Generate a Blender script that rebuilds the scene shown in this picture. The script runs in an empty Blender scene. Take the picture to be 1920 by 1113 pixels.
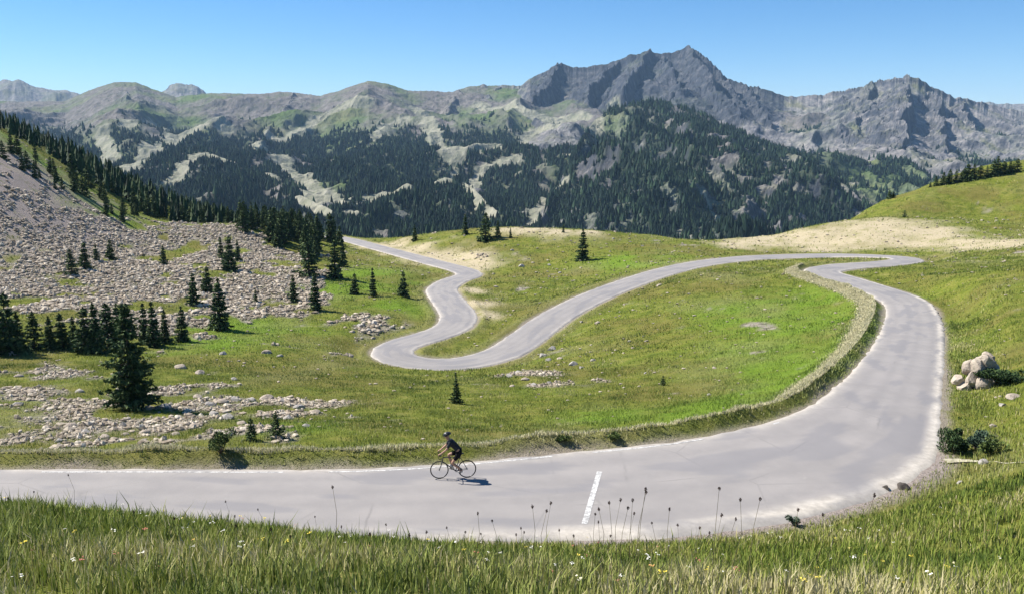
import bpy, math, random
import numpy as np
from mathutils import Vector, Matrix

# ------------------------------------------------------------ camera, sky, sun, exposure
sc = bpy.context.scene
CAM_Z = 13.0
F = 1663.0                                   # focal length in pixels of a 1920 px wide picture
PITCH = math.atan((556.5 - 250.0) / F)
CP, SP = math.cos(PITCH), math.sin(PITCH)
cam_data = bpy.data.cameras.new("camera")
cam_data.sensor_width = 36.0
cam_data.lens = 36.0 * F / 1920.0
cam_data.clip_start = 0.1
cam_data.clip_end = 60000.0
cam = bpy.data.objects.new("camera", cam_data)
sc.collection.objects.link(cam)
cam.location = (0, 0, CAM_Z)
cam.rotation_euler = (math.radians(90) - PITCH, 0, 0)
sc.camera = cam

SUN_EL = math.radians(47)
SUN_DIR = Vector((-0.80, 0.32, 0)).normalized()          # towards the sun, seen from above
world = bpy.data.worlds.new("World")
sc.world = world
world.use_nodes = True
wn = world.node_tree
for n in list(wn.nodes):
    wn.nodes.remove(n)
wo = wn.nodes.new("ShaderNodeOutputWorld")
wb = wn.nodes.new("ShaderNodeBackground")
sky = wn.nodes.new("ShaderNodeTexSky")
sky.sky_type = 'NISHITA'
sky.sun_disc = False
sky.sun_elevation = SUN_EL
sky.sun_rotation = math.atan2(SUN_DIR.x, SUN_DIR.y)
sky.altitude = 2300
sky.air_density = 1.0
sky.dust_density = 0.1
sky.ozone_density = 5.0
wb.inputs["Strength"].default_value = 0.082
hs = wn.nodes.new("ShaderNodeHueSaturation")
hs.inputs["Saturation"].default_value = 1.22
wn.links.new(sky.outputs["Color"], hs.inputs["Color"])
wn.links.new(hs.outputs["Color"], wb.inputs["Color"])
wn.links.new(wb.outputs["Background"], wo.inputs["Surface"])

sun_data = bpy.data.lights.new("sun", 'SUN')
sun_data.energy = 5.0
sun_data.angle = math.radians(0.5)
sun_data.color = (1.0, 0.95, 0.87)
sun = bpy.data.objects.new("sun", sun_data)
sc.collection.objects.link(sun)
sd = Vector((SUN_DIR.x * math.cos(SUN_EL), SUN_DIR.y * math.cos(SUN_EL), math.sin(SUN_EL)))
sun.rotation_euler = sd.to_track_quat('Z', 'Y').to_euler()

sc.view_settings.view_transform = 'Standard'
sc.view_settings.look = 'None'
sc.view_settings.exposure = 0.80
sc.view_settings.gamma = 1.0
sc.cycles.max_bounces = 6
sc.cycles.diffuse_bounces = 2
sc.cycles.glossy_bounces = 2
sc.cycles.transmission_bounces = 2
sc.cycles.volume_bounces = 1
sc.cycles.transparent_max_bounces = 6



rng = np.random.default_rng(7)
random.seed(7)

# ------------------------------------------------------------ helpers
def ray(u, v):
    """direction of the sight line through a point of the picture, scaled to y = 1"""
    a = (u - 960.0) / F
    b = -(v - 556.5) / F
    dy = CP + b * SP
    return a / dy, (-SP + b * CP) / dy

def P(u, v, d):
    rx, rz = ray(u, v)
    return (rx * d, d, CAM_Z + rz * d)

def PZ(u, v, z):
    rx, rz = ray(u, v)
    d = (z - CAM_Z) / rz
    return (rx * d, d, z)

def sstep(a, b, x):
    t = np.clip((x - a) / (b - a), 0, 1)
    return t * t * (3 - 2 * t)

def _hash(ix, iy, seed):
    h = (ix.astype(np.int64) * 374761393 + iy.astype(np.int64) * 668265263 + seed * 974634777) & 0xffffffff
    h = ((h ^ (h >> 13)) * 1274126177) & 0xffffffff
    h = (h ^ (h >> 16)) & 0xffffffff
    return h

def perlin(x, y, seed=0):
    ix = np.floor(x); iy = np.floor(y)
    fx = x - ix; fy = y - iy
    ux = fx * fx * fx * (fx * (fx * 6 - 15) + 10); uy = fy * fy * fy * (fy * (fy * 6 - 15) + 10)
    def g(dx, dy):
        a = _hash(ix + dx, iy + dy, seed) / 4294967296.0 * 2 * np.pi
        return np.cos(a) * (fx - dx) + np.sin(a) * (fy - dy)
    n0 = g(0, 0) * (1 - ux) + g(1, 0) * ux
    n1 = g(0, 1) * (1 - ux) + g(1, 1) * ux
    return (n0 * (1 - uy) + n1 * uy) * 1.5

def fbm(x, y, octv=4, seed=0, gain=0.5):
    s = np.zeros_like(x, dtype=float); a = 1.0; t = 0.0
    for i in range(octv):
        s += a * perlin(x * 2 ** i + 17.3 * i, y * 2 ** i - 9.1 * i, seed + i); t += a; a *= gain
    return s / t

def ridged(x, y, octv=5, seed=0, gain=0.5):
    s = np.zeros_like(x, dtype=float); a = 1.0; t = 0.0; w = 1.0
    for i in range(octv):
        n = 1 - np.abs(perlin(x * 2 ** i + 31.7 * i, y * 2 ** i - 19.1 * i, seed + i)) * 1.6
        n = np.clip(n, 0, 1) ** 2
        s += a * n * w; w = np.clip(n * 1.4, 0, 1); t += a; a *= gain
    return s / t

def make_mesh(name, verts, faces, mats=(), smooth=False, attrs=None, matidx=None):
    """faces: one (n,k) array or a list of such arrays"""
    verts = np.asarray(verts, dtype=np.float32)
    if isinstance(faces, np.ndarray):
        faces = [faces]
    faces = [np.asarray(f, dtype=np.int32) for f in faces if len(f)]
    me = bpy.data.meshes.new(name)
    me.vertices.add(len(verts)); me.vertices.foreach_set("co", verts.ravel())
    loops = np.concatenate([f.ravel() for f in faces])
    tot = np.concatenate([np.full(len(f), f.shape[1], dtype=np.int32) for f in faces])
    start = np.concatenate([[0], np.cumsum(tot)[:-1]]).astype(np.int32)
    me.loops.add(len(loops)); me.loops.foreach_set("vertex_index", loops)
    me.polygons.add(len(tot)); me.polygons.foreach_set("loop_start", start)
    me.polygons.foreach_set("loop_total", tot)
    me.polygons.foreach_set("use_smooth", np.full(len(tot), smooth, dtype=bool))
    if matidx is not None:
        me.polygons.foreach_set("material_index", np.asarray(matidx, dtype=np.int32))
    if attrs:
        for k, v in attrs.items():
            at = me.attributes.new(k, 'FLOAT', 'POINT')
            at.data.foreach_set("value", np.asarray(v, dtype=np.float32))
    for m in mats:
        me.materials.append(m)
    me.update(calc_edges=True)
    me.validate(verbose=False)
    return me

def link(name, data, parent=None, loc=None, rotz=None, **props):
    o = bpy.data.objects.new(name, data)
    sc.collection.objects.link(o)
    if parent is not None:
        o.parent = parent
    if loc is not None:
        o.location = loc
    if rotz is not None:
        o.rotation_euler = (0, 0, rotz)
    for k, v in props.items():
        if v is not None:
            o[k] = v
    return o

class NT:
    """small helper to write node materials"""
    def __init__(self, name, rough=0.9, spec=0.2):
        self.m = bpy.data.materials.new(name); self.m.use_nodes = True
        self.t = self.m.node_tree
        self.b = self.t.nodes["Principled BSDF"]
        self.b.inputs["Roughness"].default_value = rough
        self.b.inputs["Specular IOR Level"].default_value = spec
    def n(self, kind, **kw):
        x = self.t.nodes.new("ShaderNode" + kind)
        for k, v in kw.items():
            setattr(x, k, v)
        return x
    def l(self, a, b):
        self.t.links.new(a, b)
    def attr(self, name):
        return self.n("Attribute", attribute_name=name).outputs["Fac"]
    def coord(self):
        return self.n("TexCoord").outputs["Object"]
    def geo(self):
        return self.n("NewGeometry").outputs["Position"]
    def noise(self, scale, detail=3, rough=0.55, vec=None, out="Fac"):
        x = self.n("TexNoise"); x.inputs["Scale"].default_value = scale
        x.inputs["Detail"].default_value = detail; x.inputs["Roughness"].default_value = rough
        if vec is not None: self.l(vec, x.inputs["Vector"])
        return x.outputs[out]
    def ramp(self, fac, stops):
        r = self.n("ValToRGB"); e = r.color_ramp.elements
        while len(e) < len(stops): e.new(0.5)
        for i, (p, c) in enumerate(stops):
            e[i].position = p; e[i].color = (c[0], c[1], c[2], 1) if len(c) == 3 else c
        self.l(fac, r.inputs["Fac"]); return r.outputs["Color"]
    def mix(self, fac, a, b, mode='MIX'):
        x = self.n("Mix", data_type='RGBA', blend_type=mode)
        for s, i in ((fac, 0), (a, 6), (b, 7)):
            if hasattr(s, "links"): self.l(s, x.inputs[i])
            elif isinstance(s, (int, float)): x.inputs[i].default_value = s if i == 0 else (s, s, s, 1)
            else: x.inputs[i].default_value = (s[0], s[1], s[2], 1)
        return x.outputs[2]
    def math(self, op, a, b=None, c=None, clamp=False):
        x = self.n("Math", operation=op); x.use_clamp = clamp
        for i, s in enumerate((a, b, c)):
            if s is None: continue
            if hasattr(s, "links"): self.l(s, x.inputs[i])
            else: x.inputs[i].default_value = s
        return x.outputs[0]
    def color(self, c):
        if hasattr(c, "links"): self.l(c, self.b.inputs["Base Color"])
        else: self.b.inputs["Base Color"].default_value = (c[0], c[1], c[2], 1)
    def upward(self, f):
        """leaves and blades lie every way; shade them partly like the turf or crown they make up"""
        g = self.n("NewGeometry"); v = self.n("VectorMath", operation='SCALE'); v.inputs["Scale"].default_value = 1 - f
        self.l(g.outputs["Normal"], v.inputs[0]); a = self.n("VectorMath", operation='ADD'); self.l(v.outputs[0], a.inputs[0]); a.inputs[1].default_value = (0, 0, f)
        nn = self.n("VectorMath", operation='NORMALIZE'); self.l(a.outputs[0], nn.inputs[0]); self.l(nn.outputs[0], self.b.inputs["Normal"]); return nn.outputs[0]
    def bump(self, h, strength=0.5, dist=0.1):
        b = self.n("Bump"); b.inputs["Strength"].default_value = strength; b.inputs["Distance"].default_value = dist
        self.l(h, b.inputs["Height"]); self.l(b.outputs["Normal"], self.b.inputs["Normal"])

# ------------------------------------------------------------ the road: pairs of edge points (inner / far side, outer / near side)
pairs = [((-60, 34.0, 0), (-60, 27.8, 0)), ((-45, 33.5, 0), (-45, 27.4, 0)), ((-30, 33.2, 0), (-30, 27.2, 0)),
         ((-15, 33.2, 0), (-15, 27.2, 0)), ((-5, 33.3, 0), (-5, 27.0, 0))]
for a, b, z in [((1000, 852), (1050, 1012), 0), ((1150, 838), (1300, 1003), 0), ((1280, 825), (1450, 982), 0),
                ((1400, 800), (1570, 955), 0), ((1470, 782), (1680, 918), 0), ((1530, 752), (1762, 864), -.05),
                ((1572, 718), (1768, 780), -.35), ((1606, 685), (1771, 715), -.8), ((1640, 640), (1772, 655), -2.0),
                ((1657, 600), (1768, 605), -3.1), ((1656, 572), (1748, 570), -3.9)]:
    pairs.append((PZ(*a, z), PZ(*b, z)))
ctr = [(1672, 553, 94), (1622, 536, 103), (1568, 519, 112), (1540, 508, 119), (1580, 500, 125), (1662, 494, 132), (1702, 488, 141),
       (1672, 482, 150), (1560, 479, 158), (1440, 482, 156), (1380, 486, 151), (1310, 495, 145), (1240, 511, 138), (1160, 538, 126),
       (1095, 565, 117), (1035, 598, 108), (985, 635, 100), (935, 665, 94), (860, 682, 90.5), (790, 682, 90), (735, 668, 92),
       (745, 648, 97), (800, 632, 101.5), (848, 614, 106), (860, 592, 112), (842, 565, 122), (828, 543, 134), (850, 526, 146),
       (878, 517, 152), (872, 508, 158), (820, 494, 168), (760, 478, 182), (700, 462, 202), (650, 449, 230), (600, 440, 262)]
cpts = np.array([P(*c) for c in ctr])
def catmull(pts, step=0.6):
    pts = np.asarray(pts, float); out = []
    pp = np.vstack([2 * pts[0] - pts[1], pts, 2 * pts[-1] - pts[-2]])
    for i in range(1, len(pp) - 2):
        p0, p1, p2, p3 = pp[i - 1:i + 3]
        n = max(2, int(np.linalg.norm((p2 - p1)[:2]) / step))
        t = np.linspace(0, 1, n, endpoint=False)[:, None]
        out.append(0.5 * (2 * p1 + (p2 - p0) * t + (2 * p0 - 5 * p1 + 4 * p2 - p3) * t ** 2 + (-p0 + 3 * p1 - 3 * p2 + p3) * t ** 3))
    out.append(pts[-1:]); return np.vstack(out)
HW = 2.45
L1 = np.array([p[0] for p in pairs]); R1 = np.array([p[1] for p in pairs])
c1 = (L1 + R1) / 2; 
call = np.vstack([c1, cpts])
tan = np.gradient(call, axis=0); tan[:, 2] = 0; tan /= np.linalg.norm(tan, axis=1)[:, None]
nor = np.stack([-tan[:, 1], tan[:, 0], 0 * tan[:, 0]], 1)        # to the left of travel
Lall = np.vstack([L1, (cpts + nor[len(c1):] * HW)]); Rall = np.vstack([R1, (cpts - nor[len(c1):] * HW)])
six = np.hstack([(Lall + Rall) / 2, Lall - Rall])
rd = catmull(six, 0.6)
RC, RD = rd[:, :3], rd[:, 3:]
k = np.ones(9) / 9
for j in range(3):                                              # ease kinks
    RC[4:-4, j] = np.convolve(RC[:, j], k, 'valid'); RD[4:-4, j] = np.convolve(RD[:, j], k, 'valid')
RHW = np.linalg.norm(RD[:, :2], axis=1) / 2
tn = np.gradient(RC, axis=0); tn[:, 2] = 0; tn /= np.linalg.norm(tn, axis=1)[:, None]
NL = np.stack([-tn[:, 1], tn[:, 0], 0 * tn[:, 0]], 1)
mainlen = int(np.argmin(np.linalg.norm(RC - call[len(c1) + 3], axis=1)))
# past the pairs use perpendicular offsets
NR = len(RC)
RL = RC + RD / 2; RR = RC - RD / 2

# ------------------------------------------------------------ near ground
ctl = []
def C(u, v, d): ctl.append(P(u, v, d))
def W(x, y, z): ctl.append((x, y, z))
for x in (-30, -12, 0, 12, 30):
    W(x, -10, 13.5 + abs(x) * .02); W(x, 0, 11.2 + .02 * abs(x)); W(x, 8, 8.6 + .012 * abs(x))
for x, y, z in [(0, 15, 5.3), (0, 20, 3.1), (0, 24.5, 1.0), (-8, 15, 6.2), (-11, 20, 4.0), (-13, 24, 1.9), (8, 15, 5.3), (8, 20, 3.3), (9, 25, 1.1),
                (-22, 20, 4.6), (-20, 25, 2.2), (-40, 20, 5), (-5, 22, 2.2), (14, 20, 4.4), (15, 26, 1.9), (19, 31, 1.4), (22, 24, 4), (24, 35, 1.6), (35, 25, 6)]: W(x, y, z)
for x in (-60, -45, -30, -15, -5): W(x, 34.5, .05); W(x, 26.5, .4)
for c in [(500, 780, 49), (650, 780, 50), (100, 800, 44), (300, 800, 45), (100, 740, 56), (300, 740, 58), (500, 700, 72), (0, 700, 68), (250, 690, 71),
          (100, 662, 80), (300, 655, 84), (450, 640, 90), (600, 660, 86), (400, 618, 98), (600, 600, 107), (550, 560, 122), (450, 560, 120), (300, 590, 104), (100, 600, 96),
          (680, 600, 108), (700, 555, 124), (750, 555, 124), (650, 500, 150), (720, 520, 142), (780, 520, 145), (600, 460, 185), (640, 470, 180),
          (300, 520, 132), (100, 530, 122), (500, 500, 148), (400, 480, 160), (300, 440, 172), (450, 430, 182), (540, 430, 195), (150, 460, 150), (0, 480, 130), (0, 420, 142), (0, 350, 156),
          (0, 290, 172), (0, 245, 190), (60, 285, 192), (120, 320, 195), (200, 365, 198), (280, 405, 200), (350, 424, 203), (420, 425, 205),
          (-300, 160, 190), (-300, 480, 120), (-300, 700, 66), (-300, 620, 84),
          (0, 246, 285), (100, 279, 285), (200, 330, 285), (300, 386, 280), (400, 424, 262), (500, 440, 240), (600, 446, 235), (-300, 190, 285),
          (760, 740, 62), (900, 740, 62), (900, 790, 49), (1050, 790, 49), (1050, 700, 75), (1200, 740, 60), (1200, 640, 88), (1350, 730, 58), (1450, 680, 66), (1350, 600, 93), (1450, 560, 100),
          (1550, 620, 76), (1500, 540, 106), (1300, 545, 113), (1350, 510, 128), (1450, 505, 132), (900, 640, 99), (850, 655, 97), (920, 600, 110), (960, 560, 125), (950, 520, 146), (1050, 520, 146),
          (1100, 487, 162), (1200, 480, 160), (900, 470, 175), (850, 470, 184), (1000, 460, 180), (1290, 458, 182), (1200, 440, 190), (1100, 433, 194), (1000, 427, 196), (900, 430, 196), (800, 446, 202), (730, 448, 212), (690, 446, 235),
          (1450, 470, 170), (1380, 462, 176), (1500, 450, 182), (1600, 455, 172), (1600, 410, 200), (1500, 432, 192), (1700, 470, 162), (1700, 400, 205), (1650, 378, 225), (1750, 348, 245), (1850, 330, 262), (1920, 318, 275),
          (1850, 400, 205), (1920, 400, 200), (1920, 450, 150), (1850, 470, 140), (2200, 300, 260), (2200, 400, 190), (2200, 450, 140), (1800, 512, 104), (1900, 500, 92), (1850, 560, 76), (1920, 600, 62), (1830, 600, 68), (1850, 660, 54), (1830, 720, 46), (1920, 700, 46), (1850, 800, 38.5), (1920, 780, 38.5), (2200, 700, 40), (2200, 550, 66),
          (1740, 515, 104)]:
    C(*c)
base = np.array(ctl)
# falls away beyond the brow
for u, v, d in [(-300, 200, 285), (0, 246, 285), (200, 330, 285), (300, 386, 280), (400, 424, 262), (600, 446, 235), (700, 450, 240), (800, 446, 205), (1000, 427, 196), (1200, 440, 190), (1290, 458, 182), (1380, 462, 176), (1500, 432, 192), (1600, 400, 202), (1650, 378, 226), (1750, 348, 247), (1920, 318, 277), (2200, 300, 262)]:
    x, y, z = P(u, v, d)
    for e, dz in ((60, 24), (140, 75), (260, 150)):
        ctl.append((x * (d + e) / d, y + e, z - dz))
ctl += [tuple(p) for p in RC[::14]]
cp = np.array(ctl)
S = 100.0
def tps(r2): return np.where(r2 > 1e-12, 0.5 * r2 * np.log(r2 + 1e-12), 0.0)
X = cp[:, :2] / S
r2 = ((X[:, None] - X[None]) ** 2).sum(-1)
n = len(X)
A = np.zeros((n + 3, n + 3)); A[:n, :n] = tps(r2) + np.eye(n) * 2e-4
A[:n, n] = 1; A[:n, n + 1:] = X; A[n, :n] = 1; A[n + 1:, :n] = X.T
sol = np.linalg.solve(A, np.concatenate([cp[:, 2], [0, 0, 0]]))
def raw_height(x, y):
    out = np.empty(x.size); xf = x.ravel() / S; yf = y.ravel() / S
    for i in range(0, x.size, 40000):
        a = xf[i:i + 40000, None] - X[None, :, 0]; b = yf[i:i + 40000, None] - X[None, :, 1]
        out[i:i + 40000] = tps(a * a + b * b) @ sol[:n] + sol[n] + sol[n + 1] * xf[i:i + 40000] + sol[n + 2] * yf[i:i + 40000]
    return out.reshape(x.shape)

TT = np.concatenate([np.linspace(-1.7, -.68, 26)[:-1], np.linspace(-.68, .68, 620), np.linspace(.68, 1.7, 26)[1:]])
YY = np.concatenate([np.linspace(-6, 2.0, 9)[:-1] * 0 + np.linspace(.3, 1.9, 8), np.geomspace(2.0, 470, 690)])
gt, gy = np.meshgrid(TT, YY)
gx = gt * gy
_ri = np.unique(np.append(np.arange(0, len(YY), 4), len(YY) - 1)); _ci = np.unique(np.append(np.arange(0, len(TT), 4), len(TT) - 1))
_g = raw_height(gx[np.ix_(_ri, _ci)], gy[np.ix_(_ri, _ci)])
_g = np.stack([np.interp(TT, TT[_ci], r) for r in _g])
gz = np.stack([np.interp(YY, YY[_ri], c_) for c_ in _g.T], 1)
gz += 0.22 * fbm(gx / 9, gy / 9, 3, 3) * sstep(5, 30, gy) + 0.05 * fbm(gx / 1.6, gy / 1.6, 3, 5) + sstep(80, 200, gy) * 1.1 * fbm(gx / 26, gy / 26, 4, 11)

def _edge_normals(E, sgn):
    t = np.gradient(E, axis=0)[:, :2]; t /= np.maximum(np.linalg.norm(t, axis=1), 1e-6)[:, None]
    return np.stack([-t[:, 1], t[:, 0]], 1) * sgn
def road_near(x, y):
    """distance outside the asphalt edge (negative on it), road height, side (+1 left of travel), index"""
    sh = x.shape
    cx, cy = RC[::8, 0], RC[::8, 1]
    ri = np.arange(0, sh[0], 4); ci = np.arange(0, sh[1], 4)
    xs, ys = x[np.ix_(ri, ci)], y[np.ix_(ri, ci)]
    dc = np.sqrt(((xs.ravel()[:, None] - cx) ** 2 + (ys.ravel()[:, None] - cy) ** 2).min(1)).reshape(xs.shape)
    up = dc[np.minimum(np.arange(sh[0]) // 4, len(ri) - 1)][:, np.minimum(np.arange(sh[1]) // 4, len(ci) - 1)]
    xf, yf = x.ravel(), y.ravel()
    best = np.full(xf.size, 60.0); zi = np.zeros(xf.size); side = np.ones(xf.size); idx = np.zeros(xf.size, int)
    best = np.maximum(up.ravel() - 3.5, 9.0)
    sel = np.nonzero((up.ravel() < 15))[0]
    E = [(RL, _edge_normals(RL, 1), 1), (RR, _edge_normals(RR, -1), -1)]
    slope = np.gradient(RC[:, 2]) / np.maximum(np.linalg.norm(np.gradient(RC[:, :2], axis=0), axis=1), .05)
    for i in range(0, len(sel), 20000):
        s = sel[i:i + 20000]; res = []
        for e, nn, sg in E:
            d2 = (xf[s, None] - e[None, ::2, 0]) ** 2 + (yf[s, None] - e[None, ::2, 1]) ** 2
            j = d2.argmin(1) * 2; dd = np.sqrt(d2.min(1))
            dot = (xf[s] - e[j, 0]) * nn[j, 0] + (yf[s] - e[j, 1]) * nn[j, 1]
            res.append((np.where(dd < 1.5, dot, np.sign(dot) * dd), dd, j, dot))
        pick = res[0][1] <= res[1][1]
        j = np.where(pick, res[0][2], res[1][2]); sdv = np.where(pick, res[0][0], res[1][0])
        best[s] = sdv; side[s] = np.where(pick, 1, -1); idx[s] = j
        al = (xf[s] - RC[j, 0]) * tn[j, 0] + (yf[s] - RC[j, 1]) * tn[j, 1]
        zi[s] = RC[j, 2] + np.clip(al, -1.5, 1.5) * slope[j]
    return best.reshape(sh), zi.reshape(sh), side.reshape(sh), idx.reshape(sh)

rdist, rz, rside, ridx = road_near(gx, gy)
margin = 0.35 + gy * 0.006
blend = sstep(margin, margin + 3.2 + gy * .01, rdist)
nearf = rdist < 8.9
gz = np.where(nearf, (rz - 0.05) * (1 - blend) + gz * blend, gz)
# raised grassy verge on the far (left-of-travel... valley) side of the near bend, small banks elsewhere
onmain = ridx < mainlen + 10
mound = np.exp(-((rdist - 0.95) / 0.5) ** 2)
wig = 0.8 + 0.5 * fbm(gx / 2.5, gy / 2.5, 3, 21)
gz += np.where(nearf & onmain & (rside > 0), 0.62, 0.0) * mound * wig
gz += np.where(nearf & ~onmain & (ridx > mainlen + 120), 0.25, 0.0) * mound * wig
gz = np.where(rdist < -0.1, np.minimum(gz, rz - 0.05), gz)

def ground_z(x, y):
    x = np.asarray(x, float); y = np.asarray(y, float)
    t = x / np.maximum(y, .3)
    fi = np.interp(y, YY, np.arange(len(YY))); fj = np.interp(t, TT, np.arange(len(TT)))
    i = np.clip(fi.astype(int), 0, len(YY) - 2); j = np.clip(fj.astype(int), 0, len(TT) - 2)
    a = fi - i; b = fj - j
    return (gz[i, j] * (1 - a) * (1 - b) + gz[i + 1, j] * a * (1 - b) + gz[i, j + 1] * (1 - a) * b + gz[i + 1, j + 1] * a * b)
def grid_val(G, x, y):
    t = x / np.maximum(y, .3)
    i = np.clip(np.interp(y, YY, np.arange(len(YY))).round().astype(int), 0, len(YY) - 1)
    j = np.clip(np.interp(t, TT, np.arange(len(TT))).round().astype(int), 0, len(TT) - 1)
    return G[i, j]

def cast(u, v, dmin=3.0, dmax=465.0, zf=None):
    """where the sight line meets the ground"""
    rx, rz_ = ray(u, v)
    d = np.geomspace(dmin, dmax, 3000)
    below = (CAM_Z + rz_ * d) < (zf or ground_z)(rx * d, d)
    if not below.any(): return None
    dd = d[np.argmax(below)]
    return (rx * dd, dd, float((zf or ground_z)(np.array([rx * dd]), np.array([dd]))[0]))

# masks on the ground: patches given by centre and radius in metres
def blobs(lst):
    m = np.zeros_like(gx)
    for u, v, r in lst:
        c = cast(u, v)
        if c is None: continue
        q = ((gx - c[0]) ** 2 + ((gy - c[1]) * .8) ** 2) / (r * r)
        m = np.maximum(m, np.exp(-q * 1.1))
    return m
# ------------------------------------------------------------ ground cover patches
nz1 = fbm(gx / 4.5, gy / 6, 4, 31); nz2 = fbm(gx / 14, gy / 20, 3, 41)
scree_px = [(60, 440, 14), (60, 490, 13), (140, 450, 14), (140, 500, 13), (220, 450, 14), (220, 500, 13), (220, 550, 11), (300, 450, 14), (300, 500, 13), (300, 550, 11), (60, 540, 9),
            (380, 440, 13), (380, 490, 13), (380, 545, 12), (440, 440, 14), (450, 500, 12), (440, 560, 9), (470, 590, 7), (510, 480, 10), (500, 530, 10), (520, 585, 7), (560, 520, 7), (560, 590, 5), (580, 560, 5),
            (150, 570, 9), (230, 590, 8), (300, 600, 7), (380, 600, 6),
            (20, 390, 12), (60, 400, 12), (100, 415, 11), (20, 430, 12)]
rock_px = [(40, 740, 6), (40, 790, 5), (40, 830, 3), (120, 760, 6), (120, 800, 4.5), (200, 810, 3.5), (280, 800, 4), (280, 830, 2.5), (350, 790, 4), (430, 770, 4.5), (430, 810, 3.5), (500, 760, 4.5), (550, 775, 4), (590, 790, 2.5), (600, 760, 3),
           (520, 810, 2.5), (130, 700, 5), (60, 700, 5), (300, 740, 5), (380, 750, 4), (700, 615, 6), (680, 600, 5), (720, 630, 4), (960, 700, 3), (1010, 700, 3), (1030, 660, 3.0), (1040, 720, 3), (150, 835, 2.5)]
gravel_px = [(10, 300, 9), (25, 340, 12), (60, 380, 11), (120, 410, 9), (20, 380, 12), (180, 425, 7), (-60, 300, 20), (-60, 380, 20)]
sand_px = [(885, 503, 5), (880, 492, 8), (850, 488, 9), (810, 480, 9), (770, 470, 8), (720, 461, 8), (1600, 432, 9), (1500, 446, 12), (1430, 452, 11), (1650, 425, 12), (1700, 430, 12), (1750, 440, 9), (1800, 455, 9), (1860, 458, 9), (1910, 458, 9),
           (1600, 450, 11), (1540, 468, 6), (1380, 460, 6), (1700, 455, 8), (1000, 430, 7), (960, 430, 6), (1040, 434, 6), (920, 590, 2.5), (905, 570, 3), (890, 545, 3), (1100, 436, 5)]
lush_px = [(1450, 590, 9), (1530, 570, 9), (1580, 590, 8), (1500, 640, 8), (1560, 650, 6), (1450, 690, 5), (1400, 750, 4), (1480, 720, 5), (1330, 770, 4), (1560, 620, 8), (1150, 780, 3), (700, 520, 8), (650, 540, 8), (720, 580, 6), (1200, 490, 9),
           (110, 340, 12), (160, 385, 10), (60, 290, 10), (560, 800, 2.5), (450, 620, 8), (380, 640, 6)]
scree = np.clip(blobs(scree_px) * 1.5 - 0.58 + nz1 * 1.5 + nz2 * 1.1, 0, 1)
rocky = np.clip(blobs(rock_px) * 1.2 - 0.46 + nz1 * 1.5, 0, 1)
gravel = np.clip(blobs(gravel_px) * 1.5 - 0.2 + nz1 * 0.5, 0, 1)
sand = np.clip(blobs(sand_px) * 1.5 - 0.35 + nz1 * 0.8, 0, 1)
lush = np.clip(blobs(lush_px) * 1.35 + nz2 * 0.4, 0, 1)
scree = np.maximum(sstep(.12, .5, scree), sstep(.15, .7, rocky) * .9)
scree *= sstep(1.5, 4, rdist)
# worn shoulder beside the asphalt
shoulder = sstep(0.6, 0.05, rdist + 0.5 * nz1) 
outer_sh = np.where((rside < 0) & onmain & (gx > 2), sstep(1.1, .2, rdist + .5 * nz1), 0) * sstep(19.5, 18, gx)
gravel = np.maximum(gravel * sstep(1, 3, rdist), np.maximum(shoulder * .75, outer_sh))
mound_dry = np.where(nearf & onmain & (rside > 0), np.exp(-((rdist - 1.6) / 0.8) ** 2), 0)
mound_dry = np.maximum(mound_dry, np.where(nearf & ~onmain, .55 * np.exp(-((rdist - 1.0) / 0.8) ** 2), 0))
dry = np.clip(mound_dry + sstep(.0, .6, fbm(gx / 11, gy / 16, 4, 77)) * .6 * (.35 + .65 * sstep(14, 34, gy)), 0, 1)

def terrain_faces(nr, nc):
    i = np.arange(nr - 1)[:, None] * nc + np.arange(nc - 1)[None]
    return np.stack([i, i + 1, i + nc + 1, i + nc], -1).reshape(-1, 4)

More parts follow.
